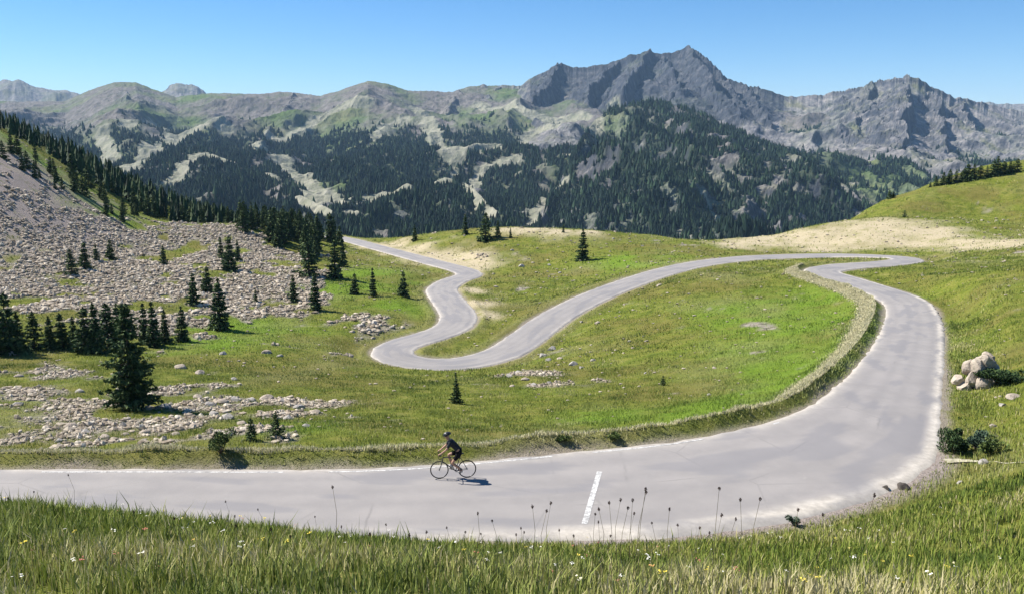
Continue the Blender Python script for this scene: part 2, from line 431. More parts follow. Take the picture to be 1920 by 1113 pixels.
def ground_material():
    k = NT("meadow_ground", .95, .1); pos = k.geo()
    n1 = k.noise(.55, 6, .65, pos); n2 = k.noise(3.5, 5, .7, pos); n3 = k.noise(14, 4, .7, pos); n0 = k.noise(.09, 4, .6, pos)
    g = k.ramp(n1, [(.3, (.085, .110, .018)), (.48, (.170, .200, .028)), (.6, (.245, .245, .050)), (.75, (.30, .28, .10))])
    g = k.mix(k.math('MULTIPLY', k.attr("lush"), .8), g, k.ramp(n2, [(.3, (.12, .215, .016)), (.7, (.23, .37, .034))]))
    g = k.mix(k.ramp(n0, [(.47, (0, 0, 0)), (.60, (.6, .6, .6))]), g, (.20, .165, .05))
    g = k.mix(k.math('MULTIPLY', k.attr("dry"), .75), g, k.ramp(n2, [(.3, (.16, .16, .05)), (.65, (.38, .35, .16))]))
    g = k.mix(k.ramp(n3, [(.35, (.55, .55, .55)), (.65, (0, 0, 0))]), g, k.mix(1.0, g, (.5, .5, .45), 'MULTIPLY'))
    vor = k.n("TexVoronoi"); vor.inputs["Scale"].default_value = 1.3; k.l(pos, vor.inputs["Vector"])
    vd = k.ramp(vor.outputs["Distance"], [(0, (1, 1, 1)), (.55, (.75, .75, .75)), (.8, (.22, .22, .22))])
    sc_ = k.ramp(n2, [(.28, (.20, .17, .14)), (.5, (.40, .35, .29)), (.72, (.56, .50, .42))])
    sc_ = k.mix(k.ramp(n1, [(.50, (0, 0, 0)), (.62, (.8, .8, .8))]), sc_, (.17, .18, .07))
    sc_ = k.mix(.8, sc_, vd, 'MULTIPLY')
    c = k.mix(k.attr("scree"), g, sc_)
    gr = k.ramp(n2, [(.3, (.27, .22, .19)), (.7, (.42, .36, .32))])
    gr = k.mix(k.ramp(n1, [(.55, (0, 0, 0)), (.68, (.7, .7, .7))]), gr, (.15, .17, .05))
    c = k.mix(k.attr("gravel"), c, gr)
    sd_ = k.ramp(n2, [(.3, (.38, .31, .19)), (.7, (.60, .52, .35))])
    sd_ = k.mix(k.ramp(n1, [(.54, (0, 0, 0)), (.66, (.7, .7, .7))]), sd_, (.22, .22, .06))
    c = k.mix(k.attr("sand"), c, sd_)
    k.color(c)
    k.bump(k.mix(.5, n2, n3), .8, .25)
    return k.m
gm = ground_material()
nr, nc = gx.shape
me = make_mesh("ground", np.stack([gx, gy, gz], -1).reshape(-1, 3), terrain_faces(nr, nc), [gm], True,
               {"scree": scree.ravel(), "sand": sand.ravel(), "gravel": gravel.ravel(), "lush": lush.ravel(), "dry": dry.ravel()})
link("ground", me, kind="structure")

# ------------------------------------------------------------ road surface and paint
def road_material():
    k = NT("asphalt", .85, .25); pos = k.geo()
    n1 = k.noise(.35, 5, .6, pos); n2 = k.noise(40, 3, .7, pos); n3 = k.noise(2.2, 5, .7, pos)
    c = k.ramp(n1, [(.3, (.265, .247, .236)), (.5, (.308, .286, .270)), (.7, (.345, .318, .298))])
    c = k.mix(k.ramp(n2, [(.3, (.35, .35, .35)), (.6, (0, 0, 0))]), c, (.17, .165, .165))
    c = k.mix(k.ramp(n3, [(.6, (0, 0, 0)), (.72, (.45, .45, .45))]), c, (.36, .34, .31))
    c = k.mix(k.math('MULTIPLY', k.attr("track"), k.ramp(n3, [(.3, (.25, .25, .25)), (.7, (1, 1, 1))])), c, (.245, .230, .222))
    wv = k.n("TexVoronoi"); wv.feature = 'DISTANCE_TO_EDGE'; wv.inputs["Scale"].default_value = .22; k.l(k.mix(.12, pos, k.noise(1.3, 4, .6, pos, "Color"), 'ADD'), wv.inputs["Vector"])
    ck = k.ramp(wv.outputs["Distance"], [(0, (1, 1, 1)), (.012, (0, 0, 0))])
    c = k.mix(k.math('MULTIPLY', ck, k.ramp(n1, [(.46, (0, 0, 0)), (.62, (.4, .4, .4))])), c, (.13, .125, .12))
    c = k.mix(k.attr("edge"), c, k.ramp(n3, [(.35, (.38, .345, .30)), (.65, (.58, .53, .46))]))
    c = k.mix(k.attr("patch"), c, (.20, .195, .205))
    k.color(c); k.bump(n2, .25, .02)
    return k.m
asp = road_material()
nx = 33
fr = np.linspace(0, 1, nx)
edge_n = 0.26 * fbm(np.arange(NR) * .6 / 1.2, np.zeros(NR), 4, 91)
edge_n2 = 0.26 * fbm(np.arange(NR) * .6 / 1.2, np.ones(NR) * 7, 4, 92)
Lw = RL + NL * edge_n[:, None]; Rw = RR + NL * edge_n2[:, None]
rv = Lw[:, None] * (1 - fr)[None, :, None] + Rw[:, None] * fr[None, :, None]
rv[..., 2] += .05 + .06 * (1 - (2 * fr - 1) ** 2)[None]
rv[:, 0, 2] -= .10; rv[:, -1, 2] -= .10
ew = np.maximum(sstep(.13, .0, fr), sstep(.86, 1, fr))[None] * np.ones((NR, 1))
ew *= .75
ew = np.maximum(ew, sstep(.86, .94, fr + .04 * fbm(np.arange(NR)[:, None] * .2 + 0 * fr, fr[None] * 5 + np.zeros((NR, 1)), 3, 93))* 1.0 * ((RC[:, 0] > 1) & (np.arange(NR) < mainlen))[:, None])
sidx = np.arange(NR)[:, None]
patch = sstep(.12, .16, fbm(sidx / 9.0 + 0 * fr, 3.5 * fr[None] + 0 * sidx, 2, 55)) * .5
track = (np.exp(-((fr - .20) / .05) ** 2) + np.exp(-((fr - .42) / .05) ** 2) + np.exp(-((fr - .60) / .05) ** 2) + np.exp(-((fr - .82) / .05) ** 2))[None] * np.ones((NR, 1)) * .8
me = make_mesh("mountain_road", rv.reshape(-1, 3), terrain_faces(NR, nx), [asp], True, {"edge": ew.ravel(), "patch": patch.ravel(), "track": track.ravel()})
link("mountain_road", me, kind="structure")

def paint_material():
    k = NT("white_road_paint", .7, .3); n = k.noise(7, 6, .8, k.geo())
    k.color(k.ramp(n, [(.42, (.30, .29, .28)), (.56, (.66, .65, .62))])); return k.m
paint = paint_material()
def road_z(x, y):
    j = int(((RC[:, 0] - x) ** 2 + (RC[:, 1] - y) ** 2).argmin())
    w = np.dot(np.array([x, y]) - RC[j, :2], NL[j, :2]) / RHW[j]
    return RC[j, 2] + .05 + .06 * max(0, 1 - w * w) 
# broken edge line along the valley side
V = []; Fc = []
def strip(pts, w):
    pts = np.array(pts, float); b = len(V)
    t = np.gradient(pts, axis=0); t /= np.linalg.norm(t, axis=1)[:, None]
    for p, q in zip(pts, t):
        nn = np.array([-q[1], q[0]]) * w / 2
        for s in (1, -1):
            a = p + nn * s; V.append((a[0], a[1], road_z(a[0], a[1]) + .006))
    for i in range(len(pts) - 1):
        Fc.append((b + 2 * i + 1, b + 2 * i + 3, b + 2 * i + 2, b + 2 * i))
def along(i0, i1, off):
    """centreline indices, offset in metres inside the left edge"""
    return [RL[i, :2] - NL[i, :2] * off for i in range(i0, i1)]
s0 = int(np.argmin(np.abs(RC[:mainlen, 0] + 40)))
i = s0
while RC[i, 0] < 13:
    x = RC[i, 0]
    L = 9 if x > 0 else 16
    gap = 5 if x > 0 else 2
    strip(along(i, i + L, .5), .10); i += L + gap
link("edge_line", make_mesh("edge_line", V, np.array(Fc), [paint]), kind="structure")
V = []; Fc = []
a = PZ(1096, 985, 0); b = PZ(1124, 888, 0)
strip([np.array(a[:2]) * (1 - t) + np.array(b[:2]) * t for t in np.linspace(0, 1, 12)], .20)
link("cross_line", make_mesh("cross_line", V, np.array(Fc), [paint]), kind="structure")

# ------------------------------------------------------------ far valley and mountains
ft = np.linspace(-.74, .74, 1250); fd = np.concatenate([np.geomspace(400, 4300, 640), np.geomspace(4350, 9800, 60)])
fT, fY = np.meshgrid(ft, fd); fX = fT * fY
def crest(lst):
    t = []; z = []; d = []
    for u, v, D in lst:
        rx, r_z = ray(u, v); t.append(rx); z.append(CAM_Z + r_z * D); d.append(D)
    return np.interp(fT, t, z), np.interp(fT, t, d)
zfar = np.full(fT.shape, -170.0) + 25 * fbm(fX / 300, fY / 300, 3, 8)
treeline = np.full(fT.shape, 300.0); rocktype = np.zeros(fT.shape); crag_shade_mask = np.zeros(fT.shape)
warpx = fX + 90 * fbm(fX / 260, fY / 260, 3, 61); warpy = fY + 90 * fbm(fX / 260, fY / 260, 3, 62)
def add_range(lst, Df, Zf, p, amp, Lx, Ly, seed, tl, rk, jag, back=.45, foot_noise=0):
    global zfar, treeline, rocktype
    Zc, Dc = crest(lst)
    Dc = np.maximum(Dc, Df + 150); Zf = np.minimum(Zf, Zc - 20)
    s = (Dc - fY) / (Dc - Df)
    jg = fbm(ft[None] * 60, ft[None] * 0 + seed, 5, seed, .6) * jag
    Zc = Zc + jg * np.exp(-np.abs(s) * 9)
    z = np.where(s > 0, Zc - (Zc - Zf) * np.clip(s, 0, 1.5) ** p, Zc - (fY - Dc) * back)
    env = sstep(0.0, .22, s) * 1.0
    r = ridged(warpx / Lx, warpy / Ly, 6, seed)
    z = z + amp * (r - .55) * env + amp * .16 * fbm(fX / (Lx * .16), fY / (Lx * .16), 4, seed + 5, .65) * sstep(0, .06, s)
    m = z > zfar
    zfar = np.where(m, z, zfar); treeline = np.where(m, tl, treeline); rocktype = np.where(m, rk, rocktype); crag_shade_mask[m] = 0
    return m
# far blue summits
add_range([(-700, 170, 5600), (0, 152, 5600), (30, 147, 5600), (70, 162, 5600), (110, 168, 5600), (160, 176, 5600), (290, 178, 5600), (330, 155, 5600), (368, 158, 5600), (395, 180, 5600), (600, 182, 5600), (2700, 200, 5600)],
          4300, 0, 1, 90, 700, 900, 101, -999, .8, 30)
# left plateau with rounded tops
add_range([(-700, 175, 3500), (0, 190, 3500), (120, 190, 3500), (180, 164, 3500), (215, 154, 3500), (255, 154, 3500), (290, 168, 3500), (330, 182, 3450), (400, 174, 3400), (470, 176, 3400), (540, 172, 3400), (600, 180, 3300), (650, 165, 3300), (690, 151, 3300), (725, 156, 3300), (765, 170, 3300),
           (850, 172, 3400), (880, 162, 3500), (930, 160, 3600), (1000, 168, 3600), (1100, 175, 3600), (2000, 220, 3600)], 1000, -125, .92, 78, 560, 900, 7, 14, .12, 6)
# the high peaks
add_range([(-700, 900, 3500), (700, 560, 3500), (750, 330, 3500), (790, 250, 3500), (830, 200, 3500), (852, 178, 3500), (870, 168, 3500), (905, 158, 3500), (930, 162, 3500), (975, 158, 3500), (1000, 145, 3500), (1030, 128, 3500), (1052, 117, 3500), (1075, 126, 3500), (1110, 124, 3500), (1150, 116, 3500), (1180, 103, 3500), (1215, 95, 3500), (1240, 101, 3500), (1285, 90, 3500), (1305, 92, 3500), (1325, 106, 3450),
           (1360, 143, 3400), (1400, 158, 3350), (1430, 166, 3300), (1480, 182, 3300), (1530, 178, 3300), (1565, 172, 3300), (1610, 164, 3200), (1640, 152, 3100), (1680, 144, 3000), (1722, 143, 3000), (1745, 160, 3000), (1790, 180, 3000), (1850, 193, 3050), (1920, 210, 3050), (2700, 260, 3100)],
          1500, -85, .58, 70, 420, 640, 19, -65, 1.0, 16)
# rocky spurs with a gentle sunny left flank and a steep right one
def add_spur(lst, sl, sr, seed, rk=1.0, jag=22, tl=-40):
    p = np.array([P(*q) for q in lst][::-1])
    r0, r1 = np.searchsorted(fd, [p[0, 1] - 350, p[-1, 1] + 350])
    tt = p[:, 0] / p[:, 1]; c0, c1 = np.searchsorted(ft, [tt.min() - .14, tt.max() + .14])
    S_ = (slice(r0, r1), slice(c0, c1)); X_, Y_, Z0 = fX[S_], fY[S_], zfar[S_]
    xr = np.interp(Y_, p[:, 1], p[:, 0]) + 45 * fbm(Y_ / 170, Y_ * 0 + seed, 4, seed, .6)
    zr = np.interp(Y_, p[:, 1], p[:, 2]) + jag * fbm(Y_ / 90, X_ / 90 + seed, 5, seed + 1, .6) * 1.6
    out = np.maximum(p[0, 1] - Y_, 0) * .9 + np.maximum(Y_ - p[-1, 1], 0) * 1.2
    w = X_ - xr
    z = zr - np.where(w > 0, w * sr * (1 + .5 * fbm(X_ / 60, Y_ / 60, 3, seed + 4)), -w * sl) - out + 14 * fbm(X_ / 45, Y_ / 70, 4, seed + 2, .65)
    m = z > Z0
    crag_shade_mask[S_] = np.where(m, np.where(w > 0, 1.0, .35) * rk, crag_shade_mask[S_])  # right flank weighted darker: its shade is put into the rock colour
    zfar[S_] = np.where(m, z, Z0); treeline[S_] = np.where(m, tl, treeline[S_]); rocktype[S_] = np.where(m, rk, rocktype[S_])
add_spur([(1703, 145, 3050), (1700, 163, 2850), (1704, 200, 2550), (1692, 262, 2250), (1690, 320, 2000)], .55, 3.2, 201)
add_spur([(1745, 163, 3050), (1758, 190, 2800), (1772, 235, 2500), (1775, 290, 2250)], .7, 3.2, 202)
add_spur([(1640, 154, 3100), (1628, 190, 2850), (1605, 250, 2500)], .5, 1.2, 203, .8)
add_spur([(1800, 184, 3000), (1818, 215, 2750), (1835, 262, 2450)], .7, 2.8, 204)
add_spur([(1292, 91, 3500), (1312, 118, 3280), (1345, 158, 3020), (1390, 205, 2720)], .7, 2.8, 205)
add_spur([(1218, 96, 3500), (1196, 125, 3250), (1170, 168, 3000)], .75, 2.8, 206)
add_spur([(1155, 116, 3500), (1128, 142, 3250), (1095, 182, 3000)], .65, 2.4, 207)
add_spur([(1052, 118, 3500), (1035, 145, 3250), (1005, 182, 3000)], .65, 2.0, 208)
add_spur([(1250, 102, 3500), (1258, 128, 3260), (1275, 170, 3000)], .75, 2.8, 209)
add_spur([(1400, 158, 3350), (1420, 180, 3150), (1440, 220, 2850)], .7, 2.6, 210)
add_spur([(1350, 138, 3400), (1372, 160, 3200), (1400, 200, 2950)], .7, 2.6, 215)
add_spur([(930, 161, 3550), (925, 178, 3350), (915, 200, 3100)], .6, 1.8, 216, .9)
add_spur([(690, 152, 3300), (680, 200, 2800), (640, 270, 2200)], .45, .9, 211, .15, 8, 8)
add_spur([(235, 154, 3500), (240, 185, 3100), (250, 225, 2600)], .35, .8, 212, .15, 8, 8)
add_spur([(860, 170, 3400), (830, 230, 2700), (780, 290, 2100)], .5, 1.0, 213, .2, 8, 12)
add_spur([(550, 175, 3300), (520, 230, 2600), (470, 280, 2000)], .45, .9, 214, .15, 8, 8)
# wooded spurs closer in
add_range([(-700, 330, 1500), (60, 330, 1500), (200, 318, 1500), (300, 292, 1650), (375, 280, 1700), (450, 308, 1550), (530, 350, 1350), (590, 378, 1200), (640, 405, 1050), (700, 470, 900), (900, 900, 900)], 750, -110, .9, 42, 210, 330, 29, 200, .2, 4)
add_range([(-700, 900, 1000), (560, 900, 900), (640, 425, 900), (700, 395, 1050), (760, 362, 1200), (835, 333, 1300), (870, 340, 1280), (920, 385, 1100), (980, 440, 900), (1100, 900, 900)], 750, -100, .9, 40, 200, 300, 37, 200, .2, 4)
add_range([(-700, 1500, 900), (960, 900, 900), (1010, 420, 1150), (1050, 340, 1400), (1085, 270, 1650), (1115, 226, 1850), (1150, 204, 1950), (1225, 188, 2050), (1290, 204, 2000), (1340, 226, 1900), (1390, 250, 1800), (1450, 276, 1700), (1520, 300, 1600), (1570, 330, 1500), (1612, 372, 1350), (1650, 420, 1150), (1740, 470, 1000), (2000, 900, 1000)], 800, -95, .85, 80, 260, 420, 43, 95, .55, 8)
# dark shoulder under the right peak
add_range([(-700, 1500, 900), (1500, 900, 1500), (1600, 330, 1700), (1660, 310, 1750), (1700, 300, 1800), (1740, 330, 1700), (1790, 370, 1500), (1900, 900, 1500)], 1200, -110, .9, 40, 200, 300, 47, 200, .3, 5)

fi_t = lambda t: np.interp(t, ft, np.arange(len(ft))); fi_d = lambda d: np.interp(d, fd, np.arange(len(fd)))
def far_z(x, y, G=None):
    G = zfar if G is None else G
    fi = fi_d(y); fj = fi_t(x / y)
    i = np.clip(fi.astype(int), 0, len(fd) - 2); j = np.clip(fj.astype(int), 0, len(ft) - 2); a = fi - i; b = fj - j
    return G[i, j] * (1 - a) * (1 - b) + G[i + 1, j] * a * (1 - b) + G[i, j + 1] * (1 - a) * b + G[i + 1, j + 1] * a * b
def far_cast(u, v):
    return cast(u, v, 430, 9000, far_z)
# cleared runs and scree chutes winding down the wooded slopes
clear = np.zeros(fT.shape)
runs = [([(372, 238), (330, 255), (285, 280), (240, 318)], 20), ([(192, 250), (200, 280), (205, 305)], 13), ([(325, 345), (345, 310), (372, 290), (430, 302), (500, 330), (560, 355), (610, 380)], 15), ([(480, 270), (530, 305), (570, 340), (640, 380)], 17),
        ([(465, 262), (530, 262), (590, 225), (640, 200), (690, 190)], 14), ([(850, 325), (880, 352), (918, 398)], 12), ([(620, 392), (690, 375), (760, 360), (835, 340), (900, 325), (970, 295)], 13), ([(780, 205), (815, 250), (850, 300)], 17), ([(700, 262), (730, 235), (760, 225)], 13),
        ([(850, 290), (930, 275), (1000, 250), (1040, 235)], 14), ([(1060, 290), (1110, 240), (1150, 200)], 14), ([(1318, 372), (1345, 405), (1375, 440)], 6), ([(560, 380), (620, 395), (660, 400)], 24), ([(240, 235), (300, 240), (420, 240)], 16), ([(900, 200), (1000, 215), (1090, 220)], 26), ([(930, 420), (1010, 380), (1060, 340)], 10)]
rn_ = 11 * fbm(fX / 24, fY / 36, 5, 71, .62) * 1.5
for pl, w in runs:
    pts = [far_cast(u, v) for u, v in pl]; pts = [p for p in pts if p]
    for p, q in zip(pts[:-1], pts[1:]):
        p = np.array(p); q = np.array(q)
        if np.linalg.norm(p - q) > 1500: continue
        dx, dy = q[0] - p[0], q[1] - p[1]
        h = np.clip(((warpx - fX) * 0 + (fX - p[0]) * dx + (fY - p[1]) * dy) / (dx * dx + dy * dy + 1e-6), 0, 1)
        dist = np.hypot(fX - p[0] - h * dx, (fY - p[1] - h * dy) * .6)
        dist = dist + rn_
        clear = np.maximum(clear, sstep(1.55, .8, dist / (w * float(np.clip((p[1] + q[1]) / 3500, .35, 1.15)))))
denseadd = np.where(fY > 2400, .04, np.where(fT > .03, .0, .10)) - .16 * sstep(.30, .40, fT)
nzA = fbm(fX / 130, fY / 190, 5, 81, .6); nzB = fbm(fX / 38, fY / 60, 4, 83, .6)
gyx = np.gradient(zfar, axis=1) / np.maximum(np.abs(np.gradient(fX, axis=1)), 1); gyy = np.gradient(zfar, axis=0) / np.gradient(fY, axis=0)
steep = np.sqrt(gyx ** 2 + gyy ** 2)
forest = sstep(treeline + 28, treeline - 35, zfar + 70 * nzA) * (1 - clear) * sstep(-.20, .06, nzB + .55 * nzA + denseadd)
forest = forest * np.where(fY > 4500, 0, 1)
rockm = np.clip(rocktype * .9 + .5 * nzA + .4 * (steep - .55), 0, 1)

def mountain_material():
    k = NT("mountain_slope", .95, .1); pos = k.geo()
    mp = k.n("Mapping"); mp.inputs["Scale"].default_value = (1, .6, .35); k.l(pos, mp.inputs["Vector"]); pv = mp.outputs[0]
    n1 = k.noise(.010, 8, .68, pv); n2 = k.noise(.05, 7, .7, pv); n0 = k.noise(.0035, 5, .6, pv)
    grass = k.ramp(n1, [(.32, (.060, .100, .030)), (.5, (.105, .150, .050)), (.66, (.175, .185, .085))])
    heath = k.ramp(n2, [(.3, (.075, .088, .062)), (.5, (.155, .140, .125)), (.7, (.235, .215, .200))])
    c = k.mix(k.ramp(n0, [(.42, (0, 0, 0)), (.55, (1, 1, 1))]), grass, heath)
    rock = k.ramp(n2, [(.28, (.070, .075, .085)), (.45, (.175, .170, .170)), (.6, (.29, .268, .255)), (.75, (.42, .38, .35))])
    rock = k.mix(k.ramp(n1, [(.52, (0, 0, 0)), (.64, (.75, .75, .75))]), rock, (.15, .155, .07))
    rock = k.mix(k.attr("crag"), rock, k.ramp(n2, [(.3, (.028, .034, .045)), (.52, (.060, .066, .078)), (.64, (.115, .115, .12)), (.78, (.22, .20, .19))]))  # dark crag rock, also carrying the painted blue shade of the peaks
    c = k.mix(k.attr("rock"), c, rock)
    c = k.mix(k.attr("clear"), c, k.ramp(n2, [(.3, (.185, .195, .13)), (.7, (.37, .35, .27))]))
    fl = k.ramp(n2, [(.35, (.022, .038, .020)), (.62, (.055, .075, .035)), (.72, (.16, .15, .10))])
    c = k.mix(k.math('MULTIPLY', k.attr("forest"), .8), c, fl)
    k.color(c); k.bump(k.mix(.5, n1, n2), 1.0, 14)
    return k.m
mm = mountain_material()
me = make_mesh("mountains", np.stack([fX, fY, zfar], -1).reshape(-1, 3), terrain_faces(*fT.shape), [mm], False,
               {"rock": rockm.ravel(), "crag": np.clip(np.maximum(sstep(.6, 1.2, steep + .25 * nzB), crag_shade_mask) + sstep(.21, .16, np.abs(fT - .165) - .0 + .03 * nzA) * .9 * (zfar > 50) * (fT < .3) * (fT > .02) + .3 * nzA, 0, 1).ravel(), "clear": clear.ravel(), "forest": forest.ravel()})  # crag rock on steep ground, plus shade painted over spurs and main peak
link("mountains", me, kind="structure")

def leaf_material(name, cols, trans=.0):
    k = NT(name, .8, .15)
    k.color(k.ramp(k.attr("tint"), cols))
    if trans: k.upward(trans)
    return k.m
conifer_far = leaf_material("far_conifer", [(0, (.007, .018, .013)), (.6, (.018, .040, .023)), (1, (.042, .078, .034))])
def far_forest(n):
    tt = rng.uniform(-.66, .66, n * 6); u = rng.uniform(0, 1, n * 6)
    y = 480 + (3300 - 480) * u ** 1.15
    x = tt * y
    den = far_z(x, y, forest)
    keep = rng.uniform(0, 1, len(x)) < den * .9
    keep &= (far_z(x, y) > -140)
    x = x[keep][:n]; y = y[keep][:n]; z = far_z(x, y)
    m = len(x)
    h = rng.uniform(5, 11, m) * (1 + y / 7000); r = h * rng.uniform(.20, .34, m)
    a = rng.uniform(0, 6.28, m)
    ns = 5
    vv = np.empty((m, ns + 1, 3))
    for i in range(ns):
        rr = r * rng.uniform(.75, 1.25, m)
        vv[:, i] = np.stack([x + np.cos(a + i * 2 * np.pi / ns) * rr, y + np.sin(a + i * 2 * np.pi / ns) * rr, z + h * rng.uniform(0, .12, m) - .5], 1)
    vv[:, ns] = np.stack([x + rng.normal(0, .3, m), y + rng.normal(0, .3, m), z + h], 1)
    b = (np.arange(m) * (ns + 1))[:, None]
    fc = np.concatenate([np.concatenate([b + i, b + (i + 1) % ns, b + ns], 1) for i in range(ns)])
    tint = np.repeat(rng.uniform(0, 1, m), ns + 1)
    print("far trees", m)
    return make_mesh("far_forest", vv.reshape(-1, 3), fc, [conifer_far], False, {"tint": tint})
link("far_forest", far_forest(95000), kind="stuff", label="dark conifer forest covering the mountain slopes across the valley", category="forest")

# ------------------------------------------------------------ grass
def grass_material(name):
    k = NT(name, .75, .2)
    t = k.attr("tint")
    c = k.ramp(t, [(0, (.060, .105, .016)), (.35, (.155, .215, .028)), (.65, (.255, .295, .050)), (.85, (.37, .34, .10)), (1, (.54, .48, .27))])
    c = k.mix(k.math('MULTIPLY', k.attr("lush"), .75), c, k.ramp(t, [(0, (.10, .195, .018)), (1, (.29, .44, .05))]))
    c = k.mix(k.math('MULTIPLY', k.attr("dry"), .85), c, k.ramp(t, [(0, (.20, .21, .06)), (.5, (.44, .42, .20)), (1, (.76, .70, .47))]))
    k.color(c)
    nn = k.upward(.62); tr = k.n("BsdfTranslucent"); k.l(c, tr.inputs["Color"])
    mx = k.n("MixShader"); mx.inputs[0].default_value = .25
    out = [x for x in k.t.nodes if x.type == 'OUTPUT_MATERIAL'][0]
    k.l(k.b.outputs[0], mx.inputs[1]); k.l(tr.outputs[0], mx.inputs[2]); k.l(mx.outputs[0], out.inputs["Surface"])
    return k.m
grass_mat = grass_material("grass_blade")
drynoise = fbm(gx / 2.3, gy / 3.0, 4, 131)
colnoise = fbm(gx / 5.0, gy / 6.0, 4, 137)
cn0 = fbm(gx / .7, gy / .7, 3, 139)

def blades(x, y, h, w, tint, lean=.35, seg=False, dryadd=0):
    n_ = len(x); z = ground_z(x, y)
    a = rng.uniform(0, 2 * np.pi, n_); la = rng.uniform(0, 2 * np.pi, n_); ln = h * lean * rng.uniform(.1, 1, n_)
    cx, cy = np.cos(a) * w / 2, np.sin(a) * w / 2
    if not seg:
        v = np.stack([np.stack([x - cx, y - cy, z - .02], 1), np.stack([x + cx, y + cy, z - .02], 1),
                      np.stack([x + np.cos(la) * ln, y + np.sin(la) * ln, z + h], 1)], 1)
        f = np.arange(n_ * 3).reshape(-1, 3); fs = [f]; kk = 3
    else:
        mxx, myy = x + np.cos(la) * ln * .3, y + np.sin(la) * ln * .3; mz = z + h * .62
        v = np.stack([np.stack([x - cx, y - cy, z - .02], 1), np.stack([x + cx, y + cy, z - .02], 1),
                      np.stack([mxx + cx * .7, myy + cy * .7, mz], 1), np.stack([mxx - cx * .7, myy - cy * .7, mz], 1),
                      np.stack([x + np.cos(la) * ln, y + np.sin(la) * ln, z + h], 1)], 1)
        b = (np.arange(n_) * 5)[:, None]
        fs = [np.concatenate([b, b + 1, b + 2, b + 3], 1), np.concatenate([b + 3, b + 2, b + 4], 1)]; kk = 5
    return v.reshape(-1, 3), fs, {"tint": np.repeat(np.clip(tint, 0, 1), kk), "lush": np.repeat(grid_val(lush, x, y), kk),
                                  "dry": np.repeat(np.clip(grid_val(dry, x, y) * .8 + dryadd, 0, 1), kk)}
def sample(n_, y0, y1, t0, t1, pw=1.0):
    y = y0 + (y1 - y0) * rng.uniform(0, 1, n_) ** pw
    return rng.uniform(t0, t1, n_) * y, y
def grass_obj(name, parts, label):
    off = 0; V_ = []; F3 = []; F4 = []; A_ = {"tint": [], "lush": [], "dry": []}
    for v, fs, at in parts:
        V_.append(v)
        for f in fs: (F3 if f.shape[1] == 3 else F4).append(f + off)
        off += len(v)
        for k_ in A_: A_[k_].append(at[k_])
    F_ = [np.concatenate(q) for q in (F3, F4) if q]
    me = make_mesh(name, np.concatenate(V_), F_, [grass_mat], False, {k_: np.concatenate(q) for k_, q in A_.items()})
    return link(name, me, kind="stuff", label=label, category="grass")
# near bank under the viewer
x, y = sample(330000, 6.2, 29, -.78, .80, .9)
rdv = grid_val(rdist, x, y); m = (rdv > .35 + .25 * rng.uniform(0, 1, len(x))); m &= (y < 28) | (x > 8)
clump = grid_val(cn0, x, y); m &= rng.uniform(0, 1, len(x)) < .5 + 1.4 * clump
x, y, clump, rdv = x[m], y[m], clump[m], rdv[m]
n_ = len(x); cn_ = grid_val(colnoise, x, y)
h = rng.uniform(.06, .24, n_) * (1 + 1.5 * clump) * np.clip(rdv / 2.5 + .35, 0, 1) * np.where(rng.uniform(0, 1, n_) < .03, 1.6, 1)
h *= np.where(x / y < -.1, 1.0 + .15 * sstep(.1, .45, -x / y), 1)
parts = [blades(x, y, h, rng.uniform(.008, .024, n_) * (.7 + y / 25), .53 + .75 * cn_ + .22 * rng.normal(0, 1, n_), .5, True)]
# far side verge and the right hand bank
x, y = sample(260000, 27, 75, -.75, .80, 1.0)
rdv = grid_val(rdist, x, y); sd_v = grid_val(rside, x, y)
m = (rdv > .12) & (rdv < 3.4) & (rng.uniform(0, 1, len(x)) < 1.1 - rdv / 4)
x, y, rdv, sd_v = x[m], y[m], rdv[m], sd_v[m]; n_ = len(x)
h = rng.uniform(.07, .24, n_) * (1 + .9 * grid_val(drynoise, x, y)) * np.clip(rdv / .6, .3, 1)
parts.append(blades(x, y, h, rng.uniform(.015, .035, n_) * y / 32, .55 + .6 * grid_val(colnoise, x, y) + .22 * rng.normal(0, 1, n_), .5, True, .1 + .65 * ((sd_v > 0) & (rdv > .85) & (rdv < 2.2) & (grid_val(onmain, x, y)))))
i_ = rng.integers(0, mainlen + 6, 170000); o_ = np.clip(rng.normal(1.5, .38, 170000), .85, 2.8); j_ = rng.uniform(-.4, .4, 170000)
x = RL[i_, 0] + NL[i_, 0] * o_ + tn[i_, 0] * j_; y = RL[i_, 1] + NL[i_, 1] * o_ + tn[i_, 1] * j_
m = (grid_val(rdist, x, y) > .75) & (x > -32) & (rng.uniform(0, 1, len(x)) < .75 + 1.2 * grid_val(drynoise, x, y)); x, y = x[m], y[m]; n_ = len(x)
b_, f_, a_ = blades(x, y, rng.uniform(.07, .22, n_) * (1 + .9 * grid_val(drynoise, x, y)), rng.uniform(.016, .034, n_) * y / 32, .92 + .2 * rng.normal(0, 1, n_), .6, True, 1.0); a_["lush"] = a_["lush"] * 0
parts.append((b_, f_, a_))
grass_obj("roadside_grass", parts, "tall green and straw coloured grass on the banks beside the road")
